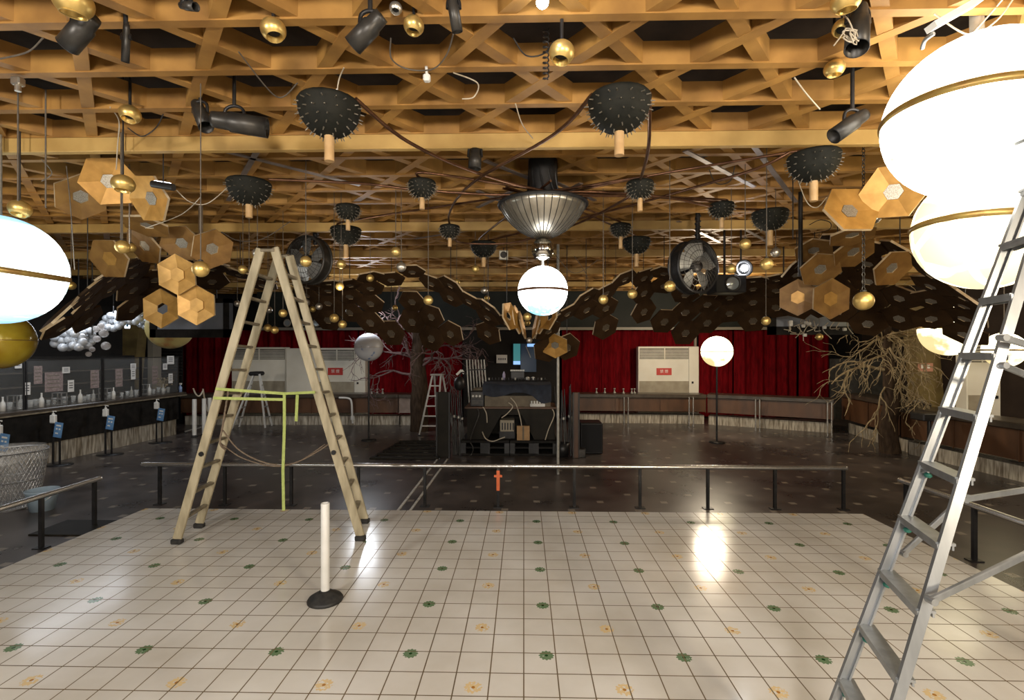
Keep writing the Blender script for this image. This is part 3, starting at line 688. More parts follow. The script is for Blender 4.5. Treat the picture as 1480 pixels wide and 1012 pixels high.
# loose cover plate on the floor beside the left rail
c = PZ(95, 770, GZ); t = thing('floor_plate', 'dark square cover lying on the floor beside the left rail', 'plate', c)
mb = MB(); mb.box(c + V(.1, .15, .01), (.95, .55, .02), bev=.006); mb.build('plate', m_booth, t)

# ------------------------------------------------------------------ traffic post on the tiles
c = PZ(470, 868, 0); t = thing('delineator_post', 'white tube post on a black rubber cone base standing on the tiles', 'post', c)
mb = MB(); mb.lathe([(.001, 0), (.15, 0), (.152, .012), (.14, .03), (.06, .078), (.05, .085), (.001, .085)], Matrix.Translation(c), 32); mb.build('base', m_rubber, t)
mb = MB(); mb.lathe([(.037, .06), (.037, .852), (.034, .856), (.028, .856), (.028, .83), (.001, .83)], Matrix.Translation(c), 24); mb.build('tube', m_white, t)
for q_ in (.6,): mb = MB(); mb.torus(c + V(0, 0, .088), .037, .006, None, 24, 6); mb.build('collar', m_rubber, t)

# ------------------------------------------------------------------ wooden folding ladder
t = thing('folding_ladder', 'tall pale double ladder standing open on the tiled floor', 'ladder', (-2.9, 5.9, 0))
apx = P(396, 360, 5.95)
LF, LR, RF, RR = P(256, 787, 5.63), P(288, 763, 6.14), P(521, 781, 5.73), P(527, 756, 6.3)
for q_ in (LF, LR, RF, RR): q_.z = 0
LFt, LRt = apx + V(-.07, -.17, -.03), apx + V(-.03, .16, -.06)
RFt, RRt = apx + V(.09, -.17, -.02), apx + V(.11, .16, -.05)
for a, b in ((LF, LFt), (LR, LRt), (RF, RFt), (RR, RRt)):
    mb = MB(); mb.bar(a + V(0, 0, .05), b, .035, .10, (1, 0, 0) if False else (b - a).cross(V(0, 1, 0)), bev=.006); mb.build('rail', m_ladder, t)
    mb = MB(); mb.box(a + V(0, 0, .03), (.12, .075, .06), bev=.012); mb.build('foot', m_rubber, t)
for (a, at, b, bt) in ((LF, LFt, LR, LRt), (RF, RFt, RR, RRt)):
    for k in range(11):
        u = .085 + k * .083
        mb = MB(); mb.bar(a.lerp(at, u), b.lerp(bt, u), .06, .03, (0, 0, 1), bev=.006); mb.build('rung', m_rung, t)
mb = MB()
for s in (-.18, .17): mb.cyl(apx + V(-.06, s, -.05), apx + V(.10, s, -.05), .022, n=12)
mb.build('hinge', m_rung, t)
for u, side in ((.30, (LF, LFt)), (.30, (RF, RFt))):
    c = side[0].lerp(side[1], u) + V(0, -.022, 0); mb = MB(); mb.cyl(c, c + V(0, -.012, 0), .028, n=14); mb.build('latch_plate', m_black, t)
# lime lashing straps
mb = MB()
def strap(pts, w=.032):
    for a, b in zip(pts[:-1], pts[1:]): mb.bar(a, b, .006, w, (0, 0, 1) if abs((Vector(b) - Vector(a)).normalized().z) < .8 else (1, 0, 0))
a1, a2 = LF.lerp(LFt, .505) + V(.05, -.06, 0), RF.lerp(RFt, .50)
kn = P(411, 569, 5.8)
strap([LF.lerp(LFt, .52) + V(-.02, -.07, .0), kn]); strap([LF.lerp(LFt, .495) + V(-.02, -.07, -.02), kn + V(0, 0, -.07)]); strap([kn, a2 + V(0, -.06, .02)], .03)
strap([LF.lerp(LFt, .52) + V(-.02, -.07, 0), LR.lerp(LRt, .5) + V(.02, .08, 0)]); 
for a, b in ((kn, P(411, 620, 5.8)), (P(411, 620, 5.8), P(409, 680, 5.78)), (P(409, 680, 5.78), P(410, 738, 5.75))): mb.bar(a, b, .034, .006, (0, 1, 0))
for a, b in ((P(430, 566, 5.85), P(428, 609, 5.85)),): mb.bar(a, b, .034, .006, (0, 1, 0))
tag(mb.build('lashing_strap', m_strap), 'lime webbing strap tied across the open double ladder', 'strap')
mb = MB(); mb.tube(smooth_path([P(322, 622, 5.75), P(345, 650, 5.8), P(380, 668, 5.8), P(415, 672, 5.8), P(450, 658, 5.8), P(490, 632, 5.85)], 6), .009, 6)
mb.tube(smooth_path([P(318, 640, 5.8), P(350, 662, 5.9), P(395, 674, 5.9), P(430, 668, 5.9), P(470, 642, 5.9)], 6), .008, 6)
mb.tube(smooth_path([P(330, 565, 5.75), P(326, 590, 5.78), P(322, 615, 5.75), P(318, 640, 5.72), P(326, 650, 5.8)], 6), .012, 6)
tag(mb.build('rope', m_rope), 'brown rope slung loosely between the legs of the double ladder', 'rope')

# ------------------------------------------------------------------ aluminium stepladder at the right
t = thing('step_ladder', 'tall aluminium stepladder standing close on the tiles beside the big globes', 'ladder', V(2.6, 2.9, 0))
def CP(xc, d, z): return V(0, 0, z) + CDIR * d + CRGT * xc
lb, lt = CP(1.569, 2.6, 0), CP(2.803, 2.6, 3.3)
rb, rt = CP(1.405, 2.075, 0), CP(2.74, 2.44, 3.3)
up = (lt - lb).cross(V(0, 1, 0))
for a, b, w, nm in ((lb, lt, .05, 'rail'), (rb, rt, .042, 'rail')):
    dv = (b - a).normalized(); across = (rb - lb).normalized()
    fl = dv.cross(across).normalized()
    mb = MB(); mb.bar(a + V(0, 0, .03), b, .012, w, fl); 
    for s in (-1, 1):
        sh = fl * (s * (w / 2 - .005)) + across * (.009 if a is lb else -.009)
        mb.bar(a + V(0, 0, .03) + sh, b + sh, .02, .009, fl)
    mb.build('rail', m_alu, t)
    mb = MB(); mb.box(a + V(0, 0, .025), (.09, .06, .05), bev=.01); mb.build('foot', m_rubber, t)
for k in range(11):
    z = .194 + k * .2838
    a, b = lb.lerp(lt, z / 3.3), rb.lerp(rt, z / 3.3)
    mb = MB(); mb.bar(a, b, .075, .012, (0, 0, 1)); mb.bar(a + CRGT * -.034 + V(0, 0, -.014), b + CRGT * -.034 + V(0, 0, -.014), .008, .03, (0, 0, 1)); mb.bar(a + CRGT * .034 + V(0, 0, -.014), b + CRGT * .034 + V(0, 0, -.014), .008, .03, (0, 0, 1)); mb.build('tread', m_alu, t)
    if k < 6:
        dv = (lt - lb).normalized(); c = a - dv * .055 - CDIR * .014
        mb = MB(); mb.lathe([(.001, -.006), (.012, -.005), (.019, 0), (.012, .005), (.001, .006)], Matrix.Translation(c - CDIR * .022 - dv * .01) @ Matrix.Rotation(R(20), 4, 'Y') @ Matrix.Scale(2.2, 4, (0, 0, 1)), 10); mb.build('tape', m_teal, t)
lq, rq = CP(4.05, 2.75, 0), CP(4.1, 2.2, 0)
for a, b in ((lq, lt), (rq, rt)):
    mb = MB(); mb.bar(a + V(0, 0, .03), b, .022, .06, (b - a).cross(V(0, 1, 0))); mb.build('rail', m_alu, t)
    mb = MB(); mb.box(a + V(0, 0, .025), (.09, .06, .05), bev=.01); mb.build('foot', m_rubber, t)
mb = MB(); mb.box((lt + rt) / 2 + V(.03, 0, .02), (.24, .5, .05), bev=.012); mb.build('top_step', m_alu, t)
def brace(a, b):
    mb = MB(); mb.bar(a, b, .02, .03, (0, 0, 1), bev=.004); mb.cyl(a - CDIR * .02, a + CDIR * .02, .016, n=10); mb.cyl(b - CDIR * .02, b + CDIR * .02, .016, n=10); mb.build('brace', m_alu, t)
brace(P(1346, 868, 2.12), rq.lerp(rt, .52)); brace(P(1393, 722, 2.64), lq.lerp(lt, .47))
brace(P(1449, 488, 2.25), rq.lerp(rt, .60)); brace(P(1449, 528, 2.3), lq.lerp(lt, .55)); brace(P(1305, 800, 2.66), P(1395, 718, 2.66))

# ------------------------------------------------------------------ small aluminium stepladders in the hall
def small_ladder(A, B, C, D, top, label, rungs):
    """A,B front feet (left, right), C,D rear feet; top: list of the four upper ends"""
    t = thing('step_ladder', label, 'ladder', (A + B + C + D) / 4)
    for a, b in zip((A, B, C, D), top):
        mb = MB(); mb.bar(a + V(0, 0, .02), b, .03, .045, (b - a).cross(V(0, 1, 0)), bev=.004); mb.build('rail', m_white, t)
        mb = MB(); mb.box(a + V(0, 0, .015), (.06, .05, .03), bev=.006); mb.build('foot', m_rubber, t)
    for i in range(rungs):
        u = (i + 1) / (rungs + 1)
        mb = MB(); mb.bar(A.lerp(top[0], u), B.lerp(top[1], u), .05, .03, (0, 0, 1)); mb.build('tread', m_white, t)
    mb = MB(); cc = sum(top, Vector()) / 4; mb.box(cc + V(0, 0, .02), (abs(top[1].x - top[0].x) + .12, .16 + abs(top[2].y - top[0].y), .04), bev=.01); mb.build('top_step', m_alud, t)
A_ = PZ(606, 630, GZ); B_ = A_ + V(.48, .02, 0); C_, D_ = A_ + V(.32, 1.0, 0), A_ + V(.78, 1.02, 0)
tp = [P(625, 543, 13.25), P(637, 543, 13.25)]; tp += [x + V(.02, .18, 0) for x in tp]
small_ladder(A_, B_, C_, D_, tp, 'white stepladder standing beside the bare tree trunk and DJ booth', 5)
A_ = PZ(346, 618, GZ); B_ = PZ(393, 616, GZ)
a2_, b2_ = A_ + V(0.03, -.45, 0), B_ + V(.03, -.45, 0)
tp = [P(367, 541, 14.6), P(375, 541, 14.6), P(367, 541, 14.3), P(375, 541, 14.3)]
t = thing('step_ladder', 'small aluminium stepladder open beneath the ivory air conditioner', 'ladder', (A_ + B_) / 2)
for a, b in zip((A_, B_, a2_, b2_), tp):
    mb = MB(); mb.bar(a + V(0, 0, .02), b, .04, .05, (0, 1, 0), bev=.004); mb.build('rail', m_white, t)
for i in range(4):
    u = (i + 1) / 5
    for (a, at, b, bt) in ((A_, tp[0], a2_, tp[2]), (B_, tp[1], b2_, tp[3])):
        mb = MB(); mb.bar(a.lerp(at, u), b.lerp(bt, u), .06, .03); mb.build('tread', m_alud, t)
mb = MB(); c = P(371, 540, 14.45); mb.box(c, (.3, .4, .12), bev=.04); mb.build('hinge', m_black, t)

# ------------------------------------------------------------------ mesh bin and bucket
c = PZ(16, 733, GZ); t = thing('mesh_bin', 'tall silver wire mesh bin lined with a clear bag beside the left rail', 'bin', c)
mb = MB(); nb = 44; r0, r1, hb = .31, .42, .82
for s in (1, -1):
    for k in range(nb):
        path = []
        for i in range(9):
            u = i / 8; w = 2 * PI * (k / nb + s * .16 * u); rr = r0 + (r1 - r0) * u; path.append(c + V(rr * math.cos(w), rr * math.sin(w), .02 + hb * u))
        mb.tube(path, .005, 4, caps=False)
mb.build('wire_mesh', m_wire, t)
mb = MB()
for z, r_ in ((.02, r0), (.42, (r0 + r1) / 2), (hb + .02, r1)): mb.torus(c + V(0, 0, z), r_, .012, None, 36, 6)
mb.build('hoop', m_wire, t)
mb = MB(); r3 = random.Random(9); prof = []
vs = []; fs = []; n = 40
for i in range(9):
    u = i / 8
    for k in range(n):
        w = 2 * PI * k / n; rr = (r0 + (r1 - r0) * min(u, 1.)) * .93 + .015 * math.sin(9 * w + 5 * u) + r3.uniform(-.008, .008); vs.append(c + V(rr * math.cos(w), rr * math.sin(w), .05 + (hb + .03) * u))
for i in range(8):
    for k in range(n): fs.append((i * n + k, i * n + (k + 1) % n, (i + 1) * n + (k + 1) % n, (i + 1) * n + k))
mb.add(vs, fs, True)
for k in range(n):  # folded cuff over the hoop
    w0, w1 = 2 * PI * k / n, 2 * PI * (k + 1) / n; R0, R1 = r1 * .95, r1 * 1.04
    zt = hb + .06
    mb.add([c + V(R0 * math.cos(w0), R0 * math.sin(w0), zt), c + V(R0 * math.cos(w1), R0 * math.sin(w1), zt), c + V(R1 * math.cos(w1), R1 * math.sin(w1), zt - .16 - .03 * math.sin(5 * w1)), c + V(R1 * math.cos(w0), R1 * math.sin(w0), zt - .16 - .03 * math.sin(5 * w0))], [(0, 1, 2, 3)], True)
mb.build('bin_bag', m_bag, t)
mb = MB(); mb.cyl(c + V(0, 0, .005), c + V(0, 0, .03), r0, n=28); mb.build('base', m_wire, t)
c = PZ(61, 737, GZ); t = thing('bucket', 'pale blue plastic bucket standing beside the mesh bin', 'bucket', c)
mb = MB(); mb.lathe([(.001, .0), (.14, 0), (.19, .27), (.20, .28), (.20, .3), (.185, .3), (.135, .015), (.001, .015)], Matrix.Translation(c), 28); mb.build('shell', m_bucket, t)
mb = MB(); mb.tube([c + V(.2 * math.cos(a), .2 * math.sin(a) * .35 - .14 * math.sin(a) - .06 * math.sin(a), .28 - .16 * math.sin(a)) for a in [PI * i / 12 for i in range(13)]], .006, 6); mb.build('handle', m_wire, t)

# ------------------------------------------------------------------ DJ booth
YD = 11.0
def bz_(py, d=YD): return H + (506 - py) * d / F
def X(px, d=YD): return P(px, 0, d).x
def BY(d=YD): return d
# pallets
for i in range(2):
    x0, x1 = (X(666), X(736)) if i == 0 else (X(737), X(806))
    t = thing('plastic_pallet', 'black plastic pallet under the %s half of the DJ booth' % ('tripod' if i == 0 else 'cardboard box'), 'pallet', ((x0 + x1) / 2, YD + .4, GZ), 'pallets under the DJ booth')
    mb = MB(); mb.lohi((x0, YD, GZ + .28), (x1, YD + 1.1, GZ + .34), bev=.01); mb.build('deck', m_black2, t)
    mb = MB(); mb.lohi((x0, YD, GZ), (x1, YD + 1.1, GZ + .05), bev=.01); mb.lohi((x0, YD + .05, GZ + .15), (x1, YD + 1.1, GZ + .19)); mb.build('bottom_deck', m_black2, t)
    for s in range(3):
        xx = x0 + (x1 - x0) * s / 2; w = .11
        mb = MB(); mb.lohi((max(x0, xx - w), YD + .005, GZ + .05), (min(x1, xx + w), YD + 1.09, GZ + .28)); mb.build('block', m_black, t)
ZP = GZ + .345
t = thing('booth_cabinet', 'dark olive brown cabinet front of the DJ booth with a triangular opening', 'cabinet', (X(737), YD + .1, ZP))
x0, x1, zt = X(674), X(802), bz_(592)
xm = (X(706) + X(768)) / 2
ox0, ox1, oz1, otx0, otx1 = X(704), X(772), bz_(601), X(724), X(754)
y = YD + .12
mb = MB()
Mx = Matrix((( 1, 0, 0, 0), (0, 0, 1, y), (0, 1, 0, 0), (0, 0, 0, 1)))
def slab(pts, th=.04, m=0): mb.prism(pts, th, Mx, m)
slab([(x0, ZP), (ox0, ZP), (otx0, oz1), (otx0, zt), (x0, zt)]); slab([(ox1, ZP), (x1, ZP), (x1, zt), (otx1, zt), (otx1, oz1)]); slab([(otx0, oz1), (otx1, oz1), (otx1, zt), (otx0, zt)])
mb.build('front', m_booth, t)
mb = MB(); mb.lohi((x0, y + .04, ZP), (x0 + .04, y + .8, zt)); mb.lohi((x1 - .04, y + .04, ZP), (x1, y + .8, zt)); mb.lohi((x0, y + .76, ZP), (x1, y + .8, zt)); mb.build('carcass', m_booth, t)
mb = MB(); mb.lohi((x0 - .05, y - .05, zt), (x1 + .05, y + .85, zt + .05), bev=.01); mb.build('worktop', m_wood, t)
ZT = zt + .052
# goods in the opening
c = V(X(757), YD + .0, ZP); t = thing('cardboard_box', 'brown cardboard box on the pallet in front of the DJ booth', 'box', c)
mb = MB(); mb.lohi((X(747), YD + .0, ZP), (X(765.5), YD + .11, bz_(616)), bev=.004); mb.build('carton', m_cardboard, t); mb = MB(); mb.lohi((X(755), YD - .003, ZP + .01), (X(757.5), YD, bz_(616.5))); mb.build('packing_tape', m_beige, t)
t = thing('power_amplifier', 'pale power amplifier inside the booth opening', 'amplifier', (X(732), YD + .3, ZP))
mb = MB(); mb.lohi((X(722), YD + .2, ZP + .16), (X(743), YD + .6, ZP + .42), bev=.01); mb.build('case', m_acbase, t)
mb = MB()
for i in range(5): xx = X(724.5 + i * 4); mb.lohi((xx, YD + .19, ZP + .2), (xx + .03, YD + .2, ZP + .36))
mb.build('vents', m_black, t)
mb = MB(); mb.lohi((X(721), YD + .22, ZP), (X(744), YD + .6, ZP + .158)); tag(mb.build('equipment_case', m_black), 'black case under the pale power amplifier', 'case')
# equipment on the booth
mb = MB(); mb.lohi((X(700), y - .02, ZT), (X(796), y + .02, ZT + .24)); FB = mb
vs = []; fs = []; n = 30
for i in range(n + 1):
    u = i / n; xx = X(697) + (X(797) - X(697)) * u
    drop = .20 + .05 * math.sin(u * 9) + (.14 if u > .72 else 0) * min(1, (u - .72) * 8 if u > .72 else 0)
    for k, (yy, z_) in enumerate(((y + .5, ZT + .53), (y + .05, ZT + .50 + .02 * math.sin(u * 13)), (y - .04 + .015 * math.sin(u * 40), ZT + .48), (y - .07 + .02 * math.sin(u * 33), ZT + .48 - drop))): vs.append((xx, yy, z_))
for i in range(n):
    for k in range(3): fs.append((i * 4 + k, i * 4 + 4 + k, i * 4 + 5 + k, i * 4 + 1 + k))
vs2 = [(a[0], a[1] + .02, a[2] - .012) for a in vs]; kk = len(vs)
mb = MB(); mb.add(vs + vs2, [f[::-1] for f in fs] + [tuple(i + kk for i in f) for f in fs], True); tag(mb.build('dust_cover', m_cloth), 'blue grey dust cloth spread over the DJ mixing desk', 'cloth')
t = thing('mixing_desk', 'mixing desk under the blue grey cloth with knobs along its rear', 'mixer', (X(747), y + .3, ZT))
mb = MB(); mb.lohi((X(700), y + .04, ZT), (X(795), y + .66, ZT + .45)); mb.lohi((X(702), y + .55, ZT + .45), (X(794), y + .75, ZT + .56)); mb.build('body', m_black2, t); FB.build('front_board', m_beige, t)['label'] = 'beige front board'
for i in range(18):
    c = V(X(704 + i * 5), y + .52, ZT + .565); mb = MB(); mb.cyl(c, c + V(0, 0, .05), .022, n=8); mb.build('knob', m_alud if i % 4 == 0 else m_black, t)
t = thing('monitor_bar', 'black unit with a white striped strip on top of the mixing desk', 'mixer', (X(747), y + .7, ZT + .56))
mb = MB(); mb.lohi((X(737), y + .62, ZT + .565), (X(758), y + .72, ZT + .76), bev=.01); mb.build('body', m_black, t)
mb = MB()
for i in range(8): a = X(736.5 + i * 2.75); mb.lohi((a, y + .61, ZT + .765), (a + .035, y + .7, ZT + .80))
mb.build('striped_strip', m_white, t)
mb = MB(); c = V(X(726.5), y + .6, ZT + .565); mb.lathe([(.001, 0), (.035, 0), (.035, .12), (.012, .19), (.001, .2)], Matrix.Translation(c), 10); tag(mb.build('bottle', mat('lilac bottle', (.5, .45, .65), None, .4), ), 'pale lilac bottle standing on the mixing desk', 'bottle')
for i, px in enumerate((763, 771)):
    c = V(X(px), y + .58, ZT + .565); mb = MB(); mb.lathe([(.001, 0), (.05, 0), (.05, .05), (.02, .07), (.001, .07)], Matrix.Translation(c), 10); tag(mb.build('cup', m_white), 'small white cup on the mixing desk, %s of two' % ('nearer the striped unit' if i == 0 else 'farther from the striped unit'), 'cup')
t = thing('amplifier_rack', 'black rack of equipment at the tripod end of the booth table', 'equipment', (X(688), y + .2, ZT))
mb = MB(); mb.lohi((X(679), y - .02, ZT), (X(699), y + .5, ZT + .34), bev=.012); mb.build('case', m_black, t)
mb = MB(); mb.lohi((X(681), y - .03, ZT + .05), (X(697), y - .015, ZT + .14)); mb.lohi((X(681), y - .03, ZT + .18), (X(697), y - .015, ZT + .29)); mb.build('faceplate', m_can, t)
for q_ in range(3): c = V(X(683 + q_ * 5), y - .03, ZT + .235); mb = MB(); mb.cyl(c, c - V(0, .03, 0), .025, n=10); mb.build('knob', m_alud, t)
mb = MB(); mb.lohi((X(682), y + .05, ZT + .345), (X(697), y + .45, ZT + .40), bev=.02); tag(mb.build('folded_cloth', m_beige), 'folded beige cloth on the equipment rack', 'cloth')
t = thing('power_strip', 'white power strip with plugs on the booth table edge', 'power strip', (X(776), y - .03, ZT))
mb = MB(); mb.lohi((X(766), y - .045, ZT), (X(788), y - .022, ZT + .07), bev=.008); mb.build('body', m_white, t)
for i in range(5): c = V(X(768.5 + i * 4), y - .035, ZT + .07); mb = MB(); mb.box(c + V(0, 0, .03), (.035, .02, .06), bev=.005); mb.build('plug', m_white, t)
t = thing('stacked_chairs', 'bundle of pale slatted folding chairs leaning behind the DJ booth', 'chairs', (X(690), YD + 1.6, GZ))
t['label'] = 'pale slatted folding screen leaning behind the DJ booth'; t['category'] = 'screen'; t.name = 'slatted_screen'; WM['slatted_screen'] = WM['stacked_chairs']
for i in range(7):
    p0 = P(680 + i * 4.5, 556, YD + 1.5); p1 = P(674.5 + i * 4.2, 520, YD + 1.6)
    mb = MB(); mb.bar(V(p0.x + .05, p0.y - .15, GZ + .01), p1, .03, .04, (0, 1, 0)); mb.build('slat', m_alud, t)
mb = MB(); mb.bar(P(676, 535, YD + 1.5), P(702, 534, YD + 1.5), .02, .03); mb.build('crossbar', m_black, t)
# side panels and bundles of poles
for px0, px1, l in ((632, 652, 'dark brown flat panel on edge beside the white stepladder'), (826, 836, 'dark brown narrow panel on edge beside the floor speaker')):
    t = thing('side_panel', l, 'panel', (X((px0 + px1) / 2), YD + .3, GZ))
    mb = MB(); mb.lohi((X(px0), YD - .2, GZ), (X(px1), YD - .13, bz_(566)), bev=.006); mb.build('board', m_booth if px0 < 700 else m_wood, t)
    mb = MB(); mb.lohi((X(px0), YD - .22, GZ), (X(px0) + .03, YD - .12, bz_(566))); mb.lohi((X(px1) - .03, YD - .22, GZ), (X(px1), YD - .12, bz_(566))); mb.build('edge_batten', m_black, t)
for gi, (pxs, l) in enumerate(((range(654, 672, 3), 'left'), (range(806, 826, 3), 'right'))):
    for i, px in enumerate(pxs):
        rr_ = random.Random(px)
        a = V(X(px + rr_.uniform(-1, 3)), YD + .05 + .05 * (i % 3), GZ); b = V(X(px - 6 + rr_.uniform(0, 3) if gi == 0 else px + rr_.uniform(-3, 4)), YD + .3, bz_(572 + rr_.uniform(-8, 10)))
        if gi == 0: b = V(X(px - 5), YD + .25, b.z)
        t = thing('lighting_stand', 'folded black stand leaning at the %s of the DJ booth, %s from the left' % ('tripod side' if gi == 0 else 'speaker side', ORD[i]), 'stand', a, 'folded stands beside the DJ booth')
        mb = MB(); mb.cyl(a, b, .018, n=8); mb.cyl(b, b + (b - a).normalized() * .15, .011, n=8); mb.build('pole', m_black, t)
        mb = MB(); u = (b - a).normalized()
        for k in range(3): w = 2 * PI * k / 3; o_ = V(math.cos(w) * .045, math.sin(w) * .045, 0); mb.cyl(a + o_, a.lerp(b, .55) + o_ * .3, .009, n=6)
        mb.build('leg', m_can, t)
        mb = MB(); mb.cyl(a.lerp(b, .6), a.lerp(b, .64), .032, n=10); mb.build('collar', m_alud if i % 2 else m_black, t)
mb = MB(); c = P(664, 548, YD + .3)
t = thing('desk_lamp', 'black lamp with a bright bent top at the tripod end of the booth', 'lamp', c - V(0, 0, .4))
mb.tube(smooth_path([c - V(0, 0, .45), c, c + V(.05, 0, .15), c + V(.16, -.02, .12)], 5), .02, 8); mb.build('neck', m_black, t)
mb = MB(); mb.bar(P(660, 542, YD + .3), P(667, 535, YD + .3), .05, .04, (0, 1, 0)); mb.bar(P(667, 535, YD + .3), P(671, 540, YD + .3), .05, .04, (0, 1, 0)); mb.build('head', m_white, t)
mb = MB(); mb.sphere(c - V(0, 0, .1), .13, 12, 0, 1.3); mb.build('hood', m_black, t)
# loose cables on the booth
rc = random.Random(11)
cabs = [([(735, 582), (741, 588), (733, 598), (725, 604)], m_cablew, 'pale cable hanging across the middle of the DJ booth'), ([(738, 575), (746, 585), (752, 604), (754, 616)], m_cablew, 'pale cable running down to the cardboard box'), ([(690, 590), (692, 600), (684, 622), (680, 636)], m_can, 'dark cable hanging at the rack end of the booth'),
        ([(698, 588), (703, 598), (704, 611)], m_cablew, 'short pale cable below the equipment rack'), ([(796, 588), (801, 600), (793, 620), (788, 636)], m_cablew, 'pale cable looping down the speaker end of the booth'), ([(697, 624), (702, 634), (712, 638), (724, 634), (730, 632)], m_cablew, 'pale cable lying along the pallets'),
        ([(680, 640), (684, 648), (682, 656), (679, 659)], m_can, 'thin dark cable trailing over the pallet edge')]
for pts, m_, l in cabs:
    mb = MB(); mb.tube(smooth_path([P(a, b, YD + .08 if b < 612 else YD + .02) if b < 640 else P(a, b, YD - .02) for a, b in pts], 6), .013, 6); tag(mb.build('cable', m_), l, 'cable', 'cables on the DJ booth')
# speaker cabinets
c = V(X(853, 11.3), 11.5, GZ); t = thing('floor_speaker', 'black loudspeaker cabinet standing on the floor beside the booth', 'speaker', c)
sx0, sx1, sz1 = X(838.5, 11.2), X(871, 11.2), H + (506 - 611) * 11.2 / F
mb = MB(); mb.lohi((sx0, 11.2, GZ + .01), (sx1, 11.75, sz1), bev=.02); mb.build('cabinet', m_black, t)
mb = MB(); mb.lohi((sx0 + .03, 11.185, GZ + .05), (sx1 - .03, 11.2, sz1 - .04)); mb.build('grille', m_greycloth, t)
c = V(X(841, 10.9), 10.85, GZ); mb = MB(); mb.lohi(c + V(-.07, 0, 0), c + V(.07, .15, .19), bev=.01); tag(mb.build('junction_box', m_can), 'small grey junction box on the floor before the loudspeaker', 'box')
c = V(X(813, 11), 10.98, GZ); mb = MB(); mb.lathe([(.001, 0), (.12, 0), (.15, .3), (.14, .3), (.11, .02), (.001, .02)], Matrix.Translation(c), 18); tag(mb.build('waste_bucket', m_black), 'black bucket beside the pallets of the booth', 'bucket')
# low grid platform and taped cables on the dark floor
t = thing('floor_grating', 'dark slatted platform lying on the floor beside the white stepladder', 'platform', PZ(590, 650, GZ))
a, b, c, d_ = PZ(536, 664, GZ), PZ(634, 664, GZ), PZ(634, 640, GZ), PZ(578, 640, GZ)
for i in range(6):
    u = i / 5; p0, p1 = a.lerp(d_, u), b.lerp(c, u); mb = MB(); mb.bar(p0 + V(0, 0, .03), p1 + V(0, 0, .03), .1, .04); mb.build('slat', m_booth, t)
mb = MB(); mb.bar(a + V(0, 0, .015), d_ + V(0, 0, .015), .06, .03); mb.bar(b + V(0, 0, .015), c + V(0, 0, .015), .06, .03); mb.build('bearer', m_black, t)
for i, ((ax, ay), (bx_, by_)) in enumerate((((634, 662), (574, 740)), ((647, 664), (592, 740)))):
    p0, p1 = PZ(ax, ay, GZ), PZ(bx_, by_, GZ); mb = MB(); mb.bar(p0 + V(0, 0, .006), p1 + V(0, 0, .006), .035, .012)
    tag(mb.build('floor_tape', m_tape), 'white strip laid across the dark floor, %s the DJ booth of the two' % ('farther from' if i == 0 else 'nearer to'), 'tape', 'white strips on the dark floor')

# ------------------------------------------------------------------ bare trees
def tree(base, top, r0, label, seed, twig, spots, droop, tap=.5, depth=2, xlim=9):
    t = thing('bare_tree', label, 'tree', base)
    rnd = random.Random(seed)
    path = [base.lerp(top, i / 8) + V(rnd.uniform(-.04, .04), rnd.uniform(-.04, .04), 0) * (1 if 0 < i < 8 else 0) for i in range(9)]
    mb = MB(); mb.tube(smooth_path(path, 3), [r0 * (1.12 - tap * i / 24) for i in range(25)], 14); mb.build('trunk', m_bark, t)
    mb = MB()
    def branch(p, d, Ln, r, depth):
        pts = [p]; n = 6
        for i in range(n):
            d = (d + V(rnd.uniform(-.5, .5), rnd.uniform(-.35, .35), rnd.uniform(-.4, .3) - droop * .3)).normalized(); p = p + d * Ln / n; p.y = min(p.y, base.y + .12); p.x = min(p.x, base.x + xlim); pts.append(p)
            if depth > 0 and i > 0 and rnd.random() < .75: branch(p, (d + V(rnd.uniform(-1, 1), rnd.uniform(-.6, .6), rnd.uniform(-.8, .7))).normalized(), Ln * .55, r * .6, depth - 1)
        mb.tube(smooth_path(pts, 2), [max(.004, r * (1 - .8 * i / (2 * n))) for i in range(2 * n + 1)], 5)
    for q_, d, Ln, r in spots: branch(base.lerp(top, q_), V(*d).normalized(), Ln, r, depth)
    mb.build('branches', twig, t)
    return t
b_ = PZ(606, 623, GZ); tp_ = V(b_.x - .02, b_.y, 3.1)
tree(b_, tp_, .24, 'bare tree with mauve branches behind the white stepladder', 21, m_twigred,
     [(.55, (-1, -.3, .5), 1.7, .06), (.62, (-.8, -.2, .9), 1.5, .045), (.5, (-1, -.1, .25), 1.6, .05), (.6, (1, -.2, .4), 1.7, .055), (.55, (.9, -.3, .7), 1.6, .05), (.7, (.6, -.2, 1), 1.2, .04), (.75, (-.5, -.1, 1), 1.2, .035), (.65, (-1, -.2, .1), 1.5, .04), (.68, (1, -.2, .15), 1.5, .04), (.8, (1, -.2, .6), 1.3, .03)], .0, .4, 3)
b_ = PZ(1287, 655, GZ); tp_ = V(b_.x - .05, b_.y, 3.0)
tree(b_, tp_, .19, 'bare tree with pale dusty vines beside the leaning pillar', 8, m_twig,
     [(.6, (-1, -.3, .35), 1.6, .05), (.75, (-.8, -.2, .5), 1.1, .035), (.8, (-.6, -.3, .6), 1., .035), (.7, (.5, -.3, .7), 1., .035), (.85, (.6, -.3, .3), .9, .03), (.85, (-.4, -.4, .3), .9, .03), (.65, (.3, -.5, -.9), 1.3, .03), (.6, (-.4, -.5, -.8), 1.2, .03), (.78, (-.5, -.5, -.4), 1.1, .025), (.8, (.4, -.5, -.5), 1., .025), (.9, (0, -.5, -.6), 1., .02)] + [(.58 + .028 * k, (math.cos(k * 2.4), -.6, .9 * math.sin(k * 1.7)), .9 + .1 * (k % 5), .02) for k in range(15)], .22, .82, 2, .42)

